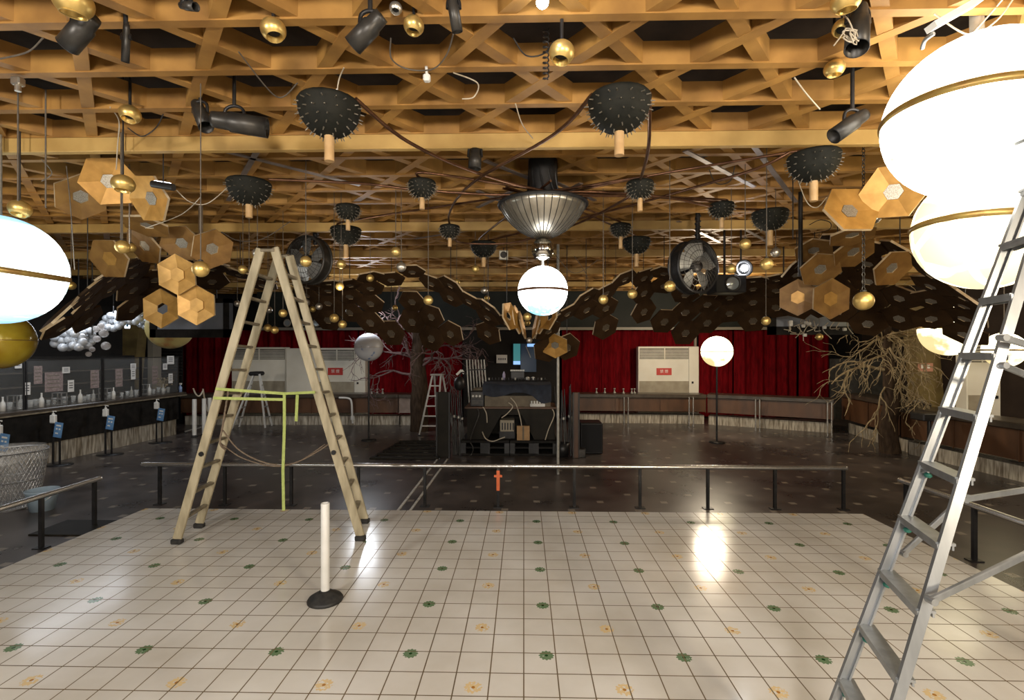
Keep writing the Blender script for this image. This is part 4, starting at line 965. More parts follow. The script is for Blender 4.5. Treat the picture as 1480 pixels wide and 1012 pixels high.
# ------------------------------------------------------------------ hexagon panel canopies
HR = .26
def hex_mesh(name, front, back, dish=.022, th=.028, hole=.30, edge=None, pale=63):
    mb = MB(); vs = []
    for (r_, z_) in ((HR, th / 2), (HR * hole, th / 2 - dish), (HR * hole, -th / 2 - dish * .6), (HR, -th / 2)):
        for k in range(6): w = PI * k / 3; vs.append((r_ * math.cos(w), r_ * math.sin(w), z_))
    for ring, m in ((0, 0), (1, 2), (2, 1), (3, 2)):
        a, b = ring * 6, ((ring + 1) % 4) * 6
        for k in range(6): mb.add([vs[i] for i in (a + k, a + (k + 1) % 6, b + (k + 1) % 6, b + k)], [(0, 1, 2, 3)], False, (m if pale >> k & 1 else 1) if ring == 3 else (m if pale == 63 or k in (1, 4) else 1) if ring == 1 else m)  # canopy holes: two rim faces pale as if lit, the rest darkened
    return mb.mesh(name, [front, back, m_edge])
HEXES = {}
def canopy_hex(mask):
    if mask not in HEXES: HEXES[mask] = hex_mesh('shaded hexagon', m_panel_unlit, m_panel_unlit, pale=mask)
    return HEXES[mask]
me_brown = hex_mesh('brown hexagon', m_gold_shaded, m_gold_shaded); me_gold = hex_mesh('gold hexagon', m_gold, m_gold_shaded, .035)
mb = MB(); mb.prism([(HR * .29 * math.cos(PI * k / 3), HR * .29 * math.sin(PI * k / 3)) for k in range(6)], .004, Matrix.Translation(V(0, 0, -.02))); me_grille = mb.mesh('grille', [m_mesh])
me_grille_shaded = mb.mesh('grille', [mat('shaded grille', (.20, .16, .11), (.08, .06, .04), .5, .3, 170., contrast=(.44, .56))])  # grille copy darkened like shade, added so canopy holes pass no light
mb = MB(); mb.prism([(HR * .36 * math.cos(PI * k / 3), HR * .36 * math.sin(PI * k / 3)) for k in range(6)], .006, Matrix.Translation(V(0, 0, -.008))); me_cap = mb.mesh('cap', [m_gold])
def hex_panel(parent, c, nrm, xdir, gold=False, grille=True, scale=1., cap=False, me=None):
    z = Vector(nrm).normalized(); x = Vector(xdir); x = (x - z * x.dot(z)).normalized(); y = z.cross(x)
    sx, sy = scale if isinstance(scale, tuple) else (scale, scale)
    M = Matrix((x, y, z)).transposed().to_4x4() @ Matrix.Diagonal((sx, sy, 1, 1)); M.translation = c
    o = mesh_part('panel', me or (me_gold if gold else me_brown), parent, M)
    if cap: mesh_part('cap', me_cap, o, M)
    elif grille: mesh_part('grille', me_grille_shaded if grille == 'dark' else me_grille, o, M)
    return o
def interp(tab, s):
    for a, b in zip(tab[:-1], tab[1:]):
        if a[0] <= s <= b[0]:
            u = (s - a[0]) / (b[0] - a[0]); u2 = u
            return [a[i] + (b[i] - a[i]) * u2 for i in range(len(a))]
    return list(tab[0] if s < tab[0][0] else tab[-1])
def canopy(name, label, tab, seed, skip, grilles='dark'):
    n = 240; s0, s1 = tab[0][0], tab[-1][0]; Np = []; Fp = []
    for i in range(n + 1):
        px, yn, dn, yf, df = interp(tab, s0 + (s1 - s0) * i / n)
        Np.append(P(px, yn, dn)); Fp.append(P(px, yf, df))
    for k in range(3):  # soften the corners of the table
        Np = [Np[0]] + [(Np[i - 1] + Np[i] * 2 + Np[i + 1]) / 4 for i in range(1, n)] + [Np[n]]
        Fp = [Fp[0]] + [(Fp[i - 1] + Fp[i] * 2 + Fp[i + 1]) / 4 for i in range(1, n)] + [Fp[n]]
    mid = [(a * .5 + b * .5) for a, b in zip(Np, Fp)]; arc = [0]
    for a, b in zip(mid[:-1], mid[1:]): arc.append(arc[-1] + (b - a).length)
    def pt(u, v):
        u = max(0, min(arc[-1] - 1e-6, u)); i = 0
        lo, hi = 0, n
        while hi - lo > 1:
            m_ = (lo + hi) // 2
            if arc[m_] <= u: lo = m_
            else: hi = m_
        w = (u - arc[lo]) / max(1e-9, arc[lo + 1] - arc[lo]); a = Np[lo].lerp(Np[lo + 1], w); b = Fp[lo].lerp(Fp[lo + 1], w)
        Ln = (b - a).length; q = v / Ln
        return a.lerp(b, q) + V(0, 0, .18 * 4 * q * (1 - q)), Ln
    t = thing(name, label, 'canopy', mid[n // 2] - V(0, 0, .0), 'hexagon panel canopies')
    rnd = random.Random(seed); cu = 1.5 * HR; cv = math.sqrt(3) * HR; cnt = 0; hang = []; got = {}
    for i in range(int(arc[-1] / cu) + 1):
        for j in range(-1, 9):
            u = cu * (i + .5); v = cv * (j + .5 + (.5 if i % 2 else 0))
            c, Ln = pt(u, v)
            if v < 0.05 or v > Ln + .05: continue
            if rnd.random() < skip and 0 < j < int(Ln / cv) : continue
            e = .05; c2, _ = pt(u + e, v); c3, _ = pt(u, v + e)
            if u > arc[-1]: continue
            if u + 2 * e > arc[-1]: c2 = c + (c - pt(u - e, v)[0])
            tx = (c2 - c); w = (c3 - c); nr = tx.cross(w)
            if nr.z < 0: nr = -nr
            got[(i, j)] = (c, nr, tx, w, tx.length / e, w.length / e)
            if rnd.random() < .22: hang.append(c)
    for (i, j), (c, nr, tx, w, su, sv) in got.items():
        o_ = 1 if i % 2 else 0
        nb = [(i + 1, j + o_), (i, j + 1), (i - 1, j + o_), (i - 1, j - 1 + o_), (i, j - 1), (i + 1, j - 1 + o_)]   # across edges 0..5 counter-clockwise from +u
        y_ = nr.cross(tx)
        if y_.dot(w) < 0: nb = [nb[k] for k in (5, 4, 3, 2, 1, 0)]
        mask = sum(1 << k for k in range(6) if nb[k] not in got)
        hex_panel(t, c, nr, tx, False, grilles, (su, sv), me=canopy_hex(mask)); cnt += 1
    for c in hang:
        mb = MB(); mb.cyl(c + V(0, 0, .02), V(c.x, c.y, CZ), .007, n=5); mb.build('hanger_rod', m_can, t)
    return t, cnt
tabL = [(330, 388, 7.9, 425, 9.2), (400, 412, 8.5, 440, 9.8), (450, 410, 8.5, 460, 9.9), (500, 404, 8.6, 468, 10), (550, 391, 8.6, 478, 10), (600, 384, 8.6, 482, 10), (650, 404, 8.5, 494, 9.9), (700, 436, 8.4, 505, 9.7), (752, 478, 8.3, 508, 9.3)]
tabR = [(778, 480, 8.3, 510, 9.3), (815, 447, 8.3, 506, 9.5), (850, 422, 8.4, 502, 9.6), (890, 400, 8.4, 495, 9.8), (935, 383, 8.5, 482, 9.9), (985, 392, 8.5, 478, 9.9), (1050, 404, 8.4, 474, 9.8), (1095, 402, 8.2, 462, 9.5), (1135, 396, 7.9, 448, 9.1)]
tabLL = [(66, 480, 5.7, 496, 7.0), (90, 455, 5.8, 486, 7.2), (118, 428, 5.9, 476, 7.4), (150, 398, 6.2, 462, 7.7), (185, 378, 6.6, 448, 8.0), (225, 372, 7.1, 436, 8.4), (265, 376, 7.4, 425, 8.6), (318, 384, 7.7, 424, 8.9)]
tabRR = [(1140, 395, 7.7, 452, 9.0), (1165, 362, 7.2, 452, 8.7), (1200, 340, 6.7, 456, 8.3), (1245, 338, 6.4, 462, 8.0), (1290, 350, 6.2, 470, 7.8), (1335, 378, 6.0, 477, 7.5), (1385, 420, 5.8, 480, 7.3), (1425, 452, 5.7, 484, 7.0)]
print('canopies', canopy('hexagon_canopy', 'wavy canopy of shaded hexagon panels between the wooden ladder and centre globe', tabL, 4, .34)[1],
      canopy('hexagon_canopy', 'wavy canopy of shaded hexagon panels between the centre globe and searchlight', tabR, 7, .34)[1],
      canopy('hexagon_canopy', 'sloping canopy of shaded hexagon panels behind the lit banded globe', tabLL, 2, .25)[1],
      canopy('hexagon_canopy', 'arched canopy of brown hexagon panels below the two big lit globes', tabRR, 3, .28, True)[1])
def facing(yaw, pitch):
    """normal turned by yaw to the right and pitch downwards from facing the viewer"""
    y, p = R(yaw), R(pitch); return -CDIR * (math.cos(y) * math.cos(p)) + CRGT * (math.sin(y) * math.cos(p)) + V(0, 0, -math.sin(p))
def cluster(label, base, lst):
    t = thing('hexagon_cluster', label, 'panel cluster', base, 'clusters of gold hexagon panels')
    for (px, py, Rpx, yaw, pitch, pointy, gold, fin) in lst:
        d = HR * F / Rpx; c = P(px, py, d); nr = facing(yaw, pitch)
        xd = V(0, 0, 1) if pointy else CRGT
        if pointy and abs(pitch) > 60: xd = CDIR
        hex_panel(t, c, nr, xd, gold, fin == 'g', .99, fin == 'c')
    return t
tl = cluster('cluster of gold and brown hexagon panels hung beside the wooden ladder', P(240, 400, 6.4),
        [(233, 446, 29, 0, 2, True, True, ''), (284, 441, 29.5, 4, 4, True, True, 'c'), (256, 397, 30, 2, 7, True, True, 'c'), (158, 374, 31, -6, 22, False, False, 'c'), (208, 356, 29, -16, 34, False, False, 'g'), (262, 352, 29, 12, 32, False, False, 'g'), (307, 360, 30, 52, 22, True, False, 'g'), (212, 327, 31, 0, 72, False, False, 'g')])
cluster('pair of tilted gold hexagon panels high beside the girder', P(185, 280, 5.0),
        [(158, 262, 36.5, 38, 18, False, True, 'g'), (216, 287, 36, -16, 18, False, True, 'g'), (117, 285, 34, 60, 30, False, False, 'g')])
cluster('pair of tilted gold hexagon panels beside the big lit moon globe', P(1250, 300, 4.6),
        [(1230, 303, 41, 0, -22, False, True, 'g'), (1291, 277, 42, -42, 6, False, True, 'g')])
cluster('group of brown hexagon panels hung in front of the projector screens', P(1190, 410, 6.3),
        [(1153, 430, 27, -26, 4, True, False, 'c'), (1201, 432, 30, 0, 4, True, False, 'c'), (1186, 390, 29, -10, 38, False, False, 'g'), (1176, 363, 27, -18, 58, False, False, 'g'), (1234, 365, 30, 4, 50, False, False, 'g'), (1290, 388, 30, 8, 34, False, False, 'g'), (1232, 341, 32, 0, 74, False, False, 'g')])
# central funnel of gold panels converging on a tip below the centre globe
tip = P(765, 492, 8.1); t = thing('panel_funnel', 'gold panels folding down to a point below the centre globe', 'panel cluster', tip, 'clusters of gold hexagon panels')
for px, py, d, yaw in ((737, 457, 7.9, 62), (747, 462, 8.2, 74), (755, 470, 8.45, 82), (793, 457, 7.9, -62), (783, 462, 8.2, -74), (775, 470, 8.45, -82)):
    c = P(px, py, d); hex_panel(t, c, facing(yaw, -12), (c - tip), True, False, .95)
mb = MB(); mb.sphere(tip, .05, 12); mb.build('boss', m_silverball, t)
hx = thing('hexagon_cluster', 'single olive gold hexagon panel behind the thin pole by the doorway', 'panel cluster', P(801, 498, 8.9), 'clusters of gold hexagon panels')
hex_panel(hx, P(802, 500, 9.2), facing(-10, 30), V(0, 0, 1), True, True, 1.)
mb = MB(); c = P(806.5, 500, 9.4); mb.cyl((c.x, c.y, GZ), (c.x, c.y, CZ), .028, n=10); tag(mb.build('steel_pole', m_alud), 'thin steel pole rising from the DJ booth to the ceiling', 'pole')

# ------------------------------------------------------------------ chandelier of spiked lamps
CH = V(.21, 5.5, 0); t = thing('chandelier', 'turning chandelier of spiked black domes on copper arms round a steel bowl', 'chandelier', CH + V(0, 0, 3.3))
bowlp = [(.02, 3.44), (.10, 3.447), (.19, 3.485), (.27, 3.535), (.345, 3.60), (.405, 3.67), (.45, 3.74), (.478, 3.80)]
mb = MB(); mb.lathe(bowlp + [(.46, 3.81), (.3, 3.83), (.1, 3.86), (.001, 3.86)], Matrix.Translation(V(CH.x, CH.y, 0)), 72, 0, True)
for k in range(36):
    w = 2 * PI * k / 36; mb.tube([V(CH.x + (r_ + .003) * math.cos(w), CH.y + (r_ + .003) * math.sin(w), z_) for r_, z_ in bowlp[1:]], .0045, 4, 1, caps=False)
mb.build('bowl', [m_bowl, m_can], t)
mb = MB(); mb.torus(V(CH.x, CH.y, 3.80), .485, .018, None, 48, 8); mb.build('rim', m_black, t)
mb = MB(); mb.sphere(V(CH.x, CH.y, 3.315), .128, 28); mb.torus(V(CH.x, CH.y, 3.22), .09, .012, None, 24, 6); mb.build('ball', m_mirror, t)
mb = MB(); mb.cyl(V(CH.x, CH.y, 3.86), V(CH.x, CH.y, 4.3), .16, n=20)
for i in range(10): w = 2 * PI * i / 10; mb.tube(sag(V(CH.x + .15 * math.cos(w), CH.y + .15 * math.sin(w), 4.2), V(CH.x + .2 * math.cos(w + .5), CH.y + .2 * math.sin(w + .5), 3.87), .06, 5), .012, 5)
mb.build('motor', m_black, t)
mb = MB(); mb.cyl(V(CH.x, CH.y, 3.14), V(CH.x, CH.y, 3.2), .02, n=10); mb.build('neck', m_chrome, t)
lamps = [(476, 150, 1, 44), (895, 143, 1, 42), (360, 264, 1, 24), (1176, 225, 1, 35), (500, 331, 1, 22), (1113, 307, 1, 26), (699, 352, 1, 17), (920, 346, 1, 22),
         (610, 264, 0, 20), (925, 265, 0, 22), (503, 299, 0, 18), (1043, 296, 0, 18), (650, 328, 0, 15), (897, 326, 0, 20)]
def dome_mesh(r, seed):
    mb = MB(); prof = []
    for i in range(9): a = -PI / 2 + (PI / 2) * i / 8; prof.append((max(r * math.cos(a), 1e-4), r * math.sin(a)))
    prof += [(r * 1.02, .012), (r * .96, .03), (r * .5, .05), (.001, .055)]
    mb.lathe(prof, None, 22); sp = mb; rnd = random.Random(seed)
    for ring, (el, n) in enumerate(((-6, 18), (-20, 17), (-34, 15), (-48, 12), (-62, 8), (-75, 4))):
        for k in range(n):
            w = 2 * PI * (k + .5 * (ring % 2)) / n + rnd.uniform(-.08, .08); e = R(el); d = V(math.cos(w) * math.cos(e), math.sin(w) * math.cos(e), math.sin(e))
            p = d * r * .97; sp.cyl(p, p + d * .032, .006, .003, 5, 1)
    return sp.mesh('dome', [m_dome, m_spike])
DM = {1: dome_mesh(.205, 1), 0: dome_mesh(.135, 2)}
lp = []
for px, py, big, stick in lamps:
    d = (3.87 - H) * F / (506 - py); c = P(px, py, d); c.z = 3.85; lp.append((c, big))
    M = Matrix.Translation(c)
    dm = mesh_part('spiked_dome', DM[big], t, M)
    mb = MB(); r_ = .205 if big else .135; ls = stick * d / F
    mb.cyl(c - V(0, 0, r_ * .8), c - V(0, 0, r_ * .8 + ls), .033 if big else .026, n=10); mb.build('stick', m_stick, dm)
for i, (c, big) in enumerate(lp):
    if i in (0, 1, 2, 5, 10, 12): continue
    dv = (c - V(CH.x, CH.y, c.z)); Ln = dv.length; dv.normalize(); side = V(-dv.y, dv.x, 0)
    s = V(CH.x, CH.y, 3.90) + side * .12 - dv * .5
    mb = MB(); mb.tube(smooth_path([s, s.lerp(c + V(0, 0, .09), .5) + V(0, 0, .03), c + side * .06 + V(0, 0, .1), c + V(0, 0, .05)], 6), .013, 8); mb.build('arm', m_arm, t)
def arc_arm(pts): 
    mb = MB(); mb.tube(smooth_path(pts, 8), .014, 8); mb.build('arm', m_arm, t)
arc_arm([lp[1][0] + V(.2, 0, .06), P(939, 162, 3.4), P(937, 215, 3.9), P(928, 252, 4.6), lp[9][0] + V(0, 0, .05)])
arc_arm([lp[1][0] + V(-.18, 0, .05), P(800, 195, 3.8), P(696, 255, 4.6), P(662, 285, 5.6), P(649, 310, 6.3), lp[12][0] + V(0, 0, .05)])
arc_arm([lp[0][0] + V(.18, 0, .05), P(590, 205, 3.9), P(690, 250, 4.6), P(800, 278, 5.2), P(905, 282, 5.5), lp[11][0] + V(0, 0, .05)])
arc_arm([lp[12][0] + V(0, 0, .06), P(655, 345, 6.9), P(680, 352, 7.2), P(745, 350, 7.1), P(830, 325, 6.6), P(900, 290, 5.6), P(925, 270, 5.0)])
arc_arm([lp[3][0] + V(-.2, 0, .05), P(1090, 245, 4.5), P(1000, 272, 5.2), P(900, 300, 6.0), P(800, 325, 6.8), lp[6][0] + V(0, 0, .05)])
arc_arm([lp[5][0] + V(0, 0, .05), P(1040, 300, 5.7), P(960, 285, 5.5), P(850, 277, 5.3), P(740, 282, 5.3), P(610, 275, 5.2), P(520, 265, 5.1), lp[2][0] + V(.2, 0, .05)])
CG = V(CH.x, CH.y, 2.855)
def globe(name, label, c, r, m, band=True, cat='globe lamp', cord=None, tilt=0, neck=True, group=None, top=None, bandm=None, bandr=.032):
    t = thing(name, label, cat, c - V(0, 0, r), group)
    b0 = R(tilt); M = Matrix.Translation(c) @ Matrix.Rotation(b0, 4, 'Y')
    mb = MB(); mb.sphere(V(0, 0, 0), r, 48); me = mb.mesh('shell', [m]); mesh_part('shell', me, t, M)
    if band:
        mb = MB(); mb.lathe([(r * 1.0, -r * bandr * 1.6), (r * 1.02, -r * bandr), (r * 1.026, 0), (r * 1.02, r * bandr), (r * 1.0, r * bandr * 1.6)], None, 64); mesh_part('band', mb.mesh('band', [bandm or m_planetband]), t, M)
    if cord: mb = MB(); mb.cyl(c + V(0, 0, r * .98), V(c.x, c.y, top or CZ), cord, n=10); mb.build('hanger', m_alud if cord > .01 else m_cord, t)
    return t
globe('globe_lamp', 'lit white planet globe hanging under the steel bowl of the chandelier', CG, .275, g_earth, cord=.015, top=3.14, bandm=m_wood)
c = P(1412, 170, 3.0); globe('globe_lamp', 'biggest lit white moon globe hanging highest beside the aluminium ladder', c, .475, g_moon, cord=.035, tilt=6, top=4.42)
t = thing('strut_channel', 'white steel strut fixed under the ceiling above the moon globe', 'strut', P(1375, 25, 2.75))
mb = MB(); mb.bar(P(1345, 40, 2.78), P(1412, 2, 2.78), .07, .035); mb.build('channel', m_white, t)
mb = MB(); mb.tube(smooth_path([P(1350, 48, 2.8), P(1337, 58, 2.85), P(1333, 70, 2.9)], 4), .012, 6); mb.build('bracket', m_alu, t)
c = P(1426, 330, 4.1); globe('globe_lamp', 'lit amber globe with marbled veins hanging below the moon globe', c, .50, g_jup, cord=.02, tilt=5)
c = P(-2, 390, 4.6); globe('globe_lamp', 'lit blue white banded globe hanging above the black bar', c, .50, g_nep, cord=.025, tilt=8)
c = P(-2, 492, 6.9); globe('amber_globe', 'unlit amber glass globe hanging low behind the lit banded globe', c, .40, m_amber, band=True, cord=.012, bandr=.01)
c = P(1036, 508, 12.6); t = globe('globe_lamp', 'lit cream globe on a thin stem before the red curtains', c, .385, g_sun, bandr=.02)
mb = MB(); mb.cyl((c.x, c.y, GZ), (c.x, c.y, c.z - .38), .025, n=8); mb.lathe([(.001, 0), (.2, 0), (.18, .03), (.001, .04)], Matrix.Translation(V(c.x, c.y, GZ)), 18); mb.build('stem', m_black, t)
c = P(533, 502, 12.9); t = globe('globe_lamp', 'unlit white globe with blue swirls before the dark red curtain', c, .365, g_marble, bandr=.006)
mb = MB(); mb.cyl((c.x, c.y, GZ), (c.x, c.y, c.z - .36), .025, n=8); mb.lathe([(.001, 0), (.2, 0), (.18, .03), (.001, .04)], Matrix.Translation(V(c.x, c.y, GZ)), 18); mb.build('stem', m_black, t)
c = P(1371, 478, 8.6); globe('globe_lamp', 'lit cream globe below the arched hexagon canopy beside the pillar', c, .43, g_sun, cord=.012, tilt=8)
c = P(1451, 506, 9.8); globe('globe_lamp', 'smallest lit cream globe seen between the aluminium ladder rails', c, .34, g_sun, cord=.01)
c = P(246, 474, 11.4); t = globe('amber_globe', 'unlit painted amber globe under the hanging screens beside the bar', c, .48, m_amberpale, band=False, cord=.012)

# ------------------------------------------------------------------ hanging balls
balls = [ # px, py, r px, metal, cord
 (177, 357, 9.5, 'g'), (189, 358, 7, 'g'), (290, 389, 11.5, 'g'), (372, 366, 7, 's'), (351, 390, 6.5, 'g'), (360, 419, 6.5, 'g'), (343, 439, 4.5, 's'), (389, 448, 4.5, 's'), (387, 474, 5.5, 'g'), (397, 477, 5.5, 'g'), (409, 453, 6, 'g'),
 (442, 378, 8, 'g'), (460, 371, 5, 's'), (493, 382, 6.5, 'g'), (491, 414, 6, 'g'), (535, 402, 5.5, 'g'), (572, 364, 7, 'g'), (580, 386, 7, 's'), (619, 434, 7, 'g'), (571, 445, 4, 'g'), (483, 460, 6.5, 'g'), (495, 469, 6, 'g'), (452, 447, 4.5, 'g'), (443, 437, 5, 's'), (461, 443, 5, 's'),
 (687, 389, 5.5, 'g'), (660, 408, 5, 'g'), (700, 420, 5, 's'), (704, 431, 4, 'g'), (762, 458, 6, 'g'), (762, 467, 4.5, 'g'),
 (805, 418, 4.5, 'g'), (872, 433, 7, 'g'), (890, 404, 4.5, 'g'), (914, 425, 7, 'g'), (968, 414, 8, 'g'), (1020, 435, 4.5, 's'), (1057, 389, 7, 'g'), (1077, 353, 8, 'g'), (1108, 382, 9, 'g'), (1121, 365, 7, 's'), (1107, 464, 6.5, 'g'),
 (1184, 487, 5, 'g'), (1266, 316, 6.5, 's'), (1248, 435, 13.5, 'g'), (1469, 397, 8, 's'), (103, 413, 6, 'g')]
regions = [((0, 335), 'hung over the bar side'), ((335, 425), 'hung around the wooden ladder top'), ((425, 630), 'hung between wooden ladder and chandelier'), ((630, 790), 'hung near the centre globe'), ((790, 1000), 'hung between centre globe and cage fan'), ((1000, 1150), 'hung around the searchlight'), ((1150, 1480), 'hung beside the big lit globes')]
def ball_meshes(r, m):
    a = MB(); a.sphere(V(0, 0, 0), r, 24); b = MB(); b.lathe([(.001, r * .96), (r * .3, r * .955), (r * .28, r * 1.15), (.001, r * 1.17)], None, 12)
    return a.mesh('ball', [m]), b.mesh('cap', [m_can])
BM = {'b': ball_meshes(.09, m_goldball), 'g': ball_meshes(.06, m_goldball), 's': ball_meshes(.06, m_silverball)}
for (lo, hi), where in regions:
    for mtl, adj in (('g', 'gold'), ('s', 'silver')):
        grp = sorted([b for b in balls if lo <= b[0] < hi and b[3] == mtl])
        for i, (px, py, r_, _) in enumerate(grp):
            big_ = (px, py) == (1248, 435); br = .09 if big_ else .06
            d = br * F / r_; c = P(px, py, d)
            hung = {(1248, 435): 'largest gold ball, on a chain below the tilted gold panels'}.get((px, py))
            lab = hung or ('only %s ball hanging %s' % (adj, where) if len(grp) == 1 else '%s ball %s, %s of %d from the left' % (adj, where, ORD[i], len(grp)))
            t = thing('hanging_ball', lab, 'ball', c - V(0, 0, br), 'metal balls hanging on cords')
            M = Matrix.Translation(c); mesh_part('ball', BM['b' if big_ else mtl][0], t, M); mesh_part('cap', BM['b' if big_ else mtl][1], t, M)
            mb = MB(); 
            if hung:
                n = int((CZ + .1 - c.z - .1) / .035)
                for k in range(n): mb.torus(V(0, 0, 0), .014, .004, Matrix.Translation(c + V(0, 0, .115 + .035 * k)) @ Matrix.Rotation(PI / 2 * (k % 2), 4, 'Z') @ Matrix.Rotation(PI / 2, 4, 'X') @ Matrix.Scale(1.5, 4, (0, 1, 0)), 8, 4)
                mb.build('chain', m_can, t)
            else: mb.cyl(c + V(0, 0, .06), V(c.x, c.y, CZ + .1), .0045, n=5); mb.build('cord', m_cord, t)

# ------------------------------------------------------------------ gold eyeball lamps and black spotlights in the lattice
def eyeball(px, py, rpx, z, label, tilt=(0, 0), m=m_goldball, hang=True):
    d = (z - H) * F / (506 - py); c = P(px, py, d); r = rpx * d / F * .93
    t = thing('eyeball_spotlight', label, 'spotlight', c, 'round metal spotlights in the ceiling')
    M = Matrix.Translation(c) @ Euler((R(tilt[0] - 18), R(tilt[1]), 0)).to_matrix().to_4x4() @ Matrix.Diagonal((1, 1, .87, 1))
    prof = [(max(r * math.sin(a), 1e-4), -r * math.cos(a)) for a in [.70 + (PI - .70) * i / 14 for i in range(15)]]
    mb = MB(); mb.lathe(prof, M, 28); mb.lathe([(r * .645, -r * .765), (r * .6, -r * .6), (r * .42, r * .05)], M, 28); mb.build('shell', m, t)
    mb = MB(); mb.lathe([(.001, -r * .25), (r * .52, -r * .26)], M, 24); mb.build('lens', m_inside, t)
    mb = MB(); mb.torus(V(0, 0, 0), r * .645, r * .045, M @ Matrix.Translation(V(0, 0, -r * .765)), 28, 6); mb.build('rim', m, t)
    mb = MB(); mb.cyl(c + V(0, 0, r * .9), V(c.x, c.y, CZ + .5), r * .14 if z > 3.9 else .006, n=10); mb.build('stem', m_black, t)
for a in ((395, 43, 19, 4.12, 'gold round spotlight with black bracket above the paired black cans', (12, -14)), (598, 37, 16, 4.14, 'gold round spotlight with a cable loop beside a long black can', (14, 6)), (812, 76, 20, 4.0, 'pale gold round spotlight near the bare white bulb', (12, 10)),
          (106, 3, 27, 4.05, 'large perforated gold spotlight at the top edge above a black can', (25, 6)), (188, 165, 15, 4.1, 'small gold spotlight tucked against the girder', (0, 0)), (178, 266, 16, 3.6, 'gold spotlight in front of the tilted gold panels', (10, 0)), (1223, 0, 22, 4.05, 'perforated gold spotlight at the top edge above a hanging black can', (25, -6)),
          (1206, 99, 15, 4.15, 'small gold spotlight with curled wire beside the moon globe', (20, 0)), (1217, 41, 14, 4.1, 'small gold spotlight behind the upright black can', (0, 30)), (29, 302, 15, 3.5, 'gold spotlight just above the lit banded globe', (0, 0)), (572, 12, 10, 4.2, 'dim spotlight peeping between beams beside a slender black tube', (0, 0))):
    eyeball(*a[:4], a[4], a[5], m_silverball if 'dim' in a[4] else m_goldball)
def can(p, q, r, label, rear=.0):
    """open black tube lamp whose mouth is at q"""
    p, q = Vector(p), Vector(q); d = (q - p).normalized(); L_ = (q - p).length
    t = thing('can_spotlight', label, 'spotlight', p, 'black tube spotlights in the ceiling')
    zq = d.to_track_quat('Z', 'Y').to_matrix().to_4x4(); M = Matrix.Translation(p) @ zq
    mb = MB(); mb.lathe([(.001, 0), (r * .75, 0), (r * .8, .02), (r * .85, L_ * .3), (r, L_ * .34), (r, L_), (r * .93, L_), (r * .9, L_ * .5)], M, 26); mb.build('housing', m_can, t)
    mb = MB(); mb.lathe([(.001, L_ * .5), (r * .9, L_ * .5)], M, 20); mb.build('lens', m_inside, t)
    mb = MB(); mb.torus(V(0, 0, 0), r * .97, r * .05, M @ Matrix.Translation(V(0, 0, L_)), 26, 6); mb.build('rim', m_black, t)
    mid = p.lerp(q, .4); mb = MB(); mb.tube(smooth_path([mid + CRGT * (r * 1.05), mid + CRGT * (r * .9) + V(0, 0, r * 1.3), mid + V(0, 0, r * 1.7), mid - CRGT * (r * .9) + V(0, 0, r * 1.3), mid - CRGT * (r * 1.05)], 4), .012, 6); mb.cyl(mid + V(0, 0, r * 1.7), V(mid.x, mid.y, CZ + .3), .014, n=8); mb.build('yoke', m_black, t)
can(P(134, 24, 2.8), P(98, 66, 2.86), .058, 'black tube spotlight tilted down below the large perforated gold lamp')
can(P(284, 150, 4.0), P(298, 184, 3.9), .055, 'short black tube spotlight behind the wide one')
can(P(306, 172, 3.75), P(386, 185, 3.85), .075, 'wide black tube spotlight lying level under the beams')
can(P(552, 22, 2.8), P(510, 66, 2.86), .056, 'long black tube spotlight tilted beside the cable looped gold lamp')
can(P(652, -10, 2.65), P(661, 46, 2.7), .03, 'slender black tube spotlight near the bare bulb')
can(P(1241, 12, 2.85), P(1238, 70, 2.75), .06, 'upright black tube spotlight with coiled cord')
can(P(1250, 165, 3.6), P(1205, 197, 3.6), .058, 'grey tube spotlight pointing down beside the moon globe')
can(P(687, 216, 4.6), P(686, 244, 4.6), .06, 'short black tube spotlight hung upright beneath the girder')
can(P(183, 35, 3.0), P(181, 90, 3.05), .022, 'thin black tube hanging in the lattice above the small gold lamp')
can(P(262, 8, 2.6), P(283, 10, 2.55), .022, 'tiny black spotlight at the top edge of the lattice')
# coil of white cord on the upright can
mb = MB(); rr_ = random.Random(2); c = P(1230, 50, 2.7)
pts = [P(1217, 20, 2.75), P(1228, 32, 2.7)] + [c + V(rr_.uniform(-.045, .045), rr_.uniform(-.02, .02), rr_.uniform(-.05, .05)) for i in range(16)] + [P(1205, 66, 2.7)]
mb.tube(smooth_path(pts, 5), .004, 5); tag(mb.build('coiled_cord', m_cablew), 'tangled white cord hanging on the upright black spotlight', 'cord')
# bare work lamp bulbs
c = P(784, 3, 2.72); t = thing('work_bulb', 'bright bare white bulb at the top edge of the lattice', 'lamp', c)
mb = MB(); mb.sphere(c, .034, 18); mb.build('bulb', m_bulb, t); mb = MB(); mb.cyl(c + V(0, 0, .025), c + V(0, 0, .16), .018, n=10); mb.build('socket', m_white, t)
c = P(236, 268, 4.9); t = thing('work_tube', 'short black cased work light hanging by the tilted gold panel', 'lamp', c)
mb = MB(); mb.cyl(P(220, 266, 4.9), P(251, 271, 4.9), .034, n=14); mb.build('case', m_black, t)
mb = MB(); mb.cyl(P(224, 264.5, 4.93), P(246, 268, 4.93), .026, n=10); mb.build('tube', m_tube, t); mb = MB(); mb.cyl(c, V(c.x, c.y, CZ), .006, n=6); mb.build('cord', m_cable, t)
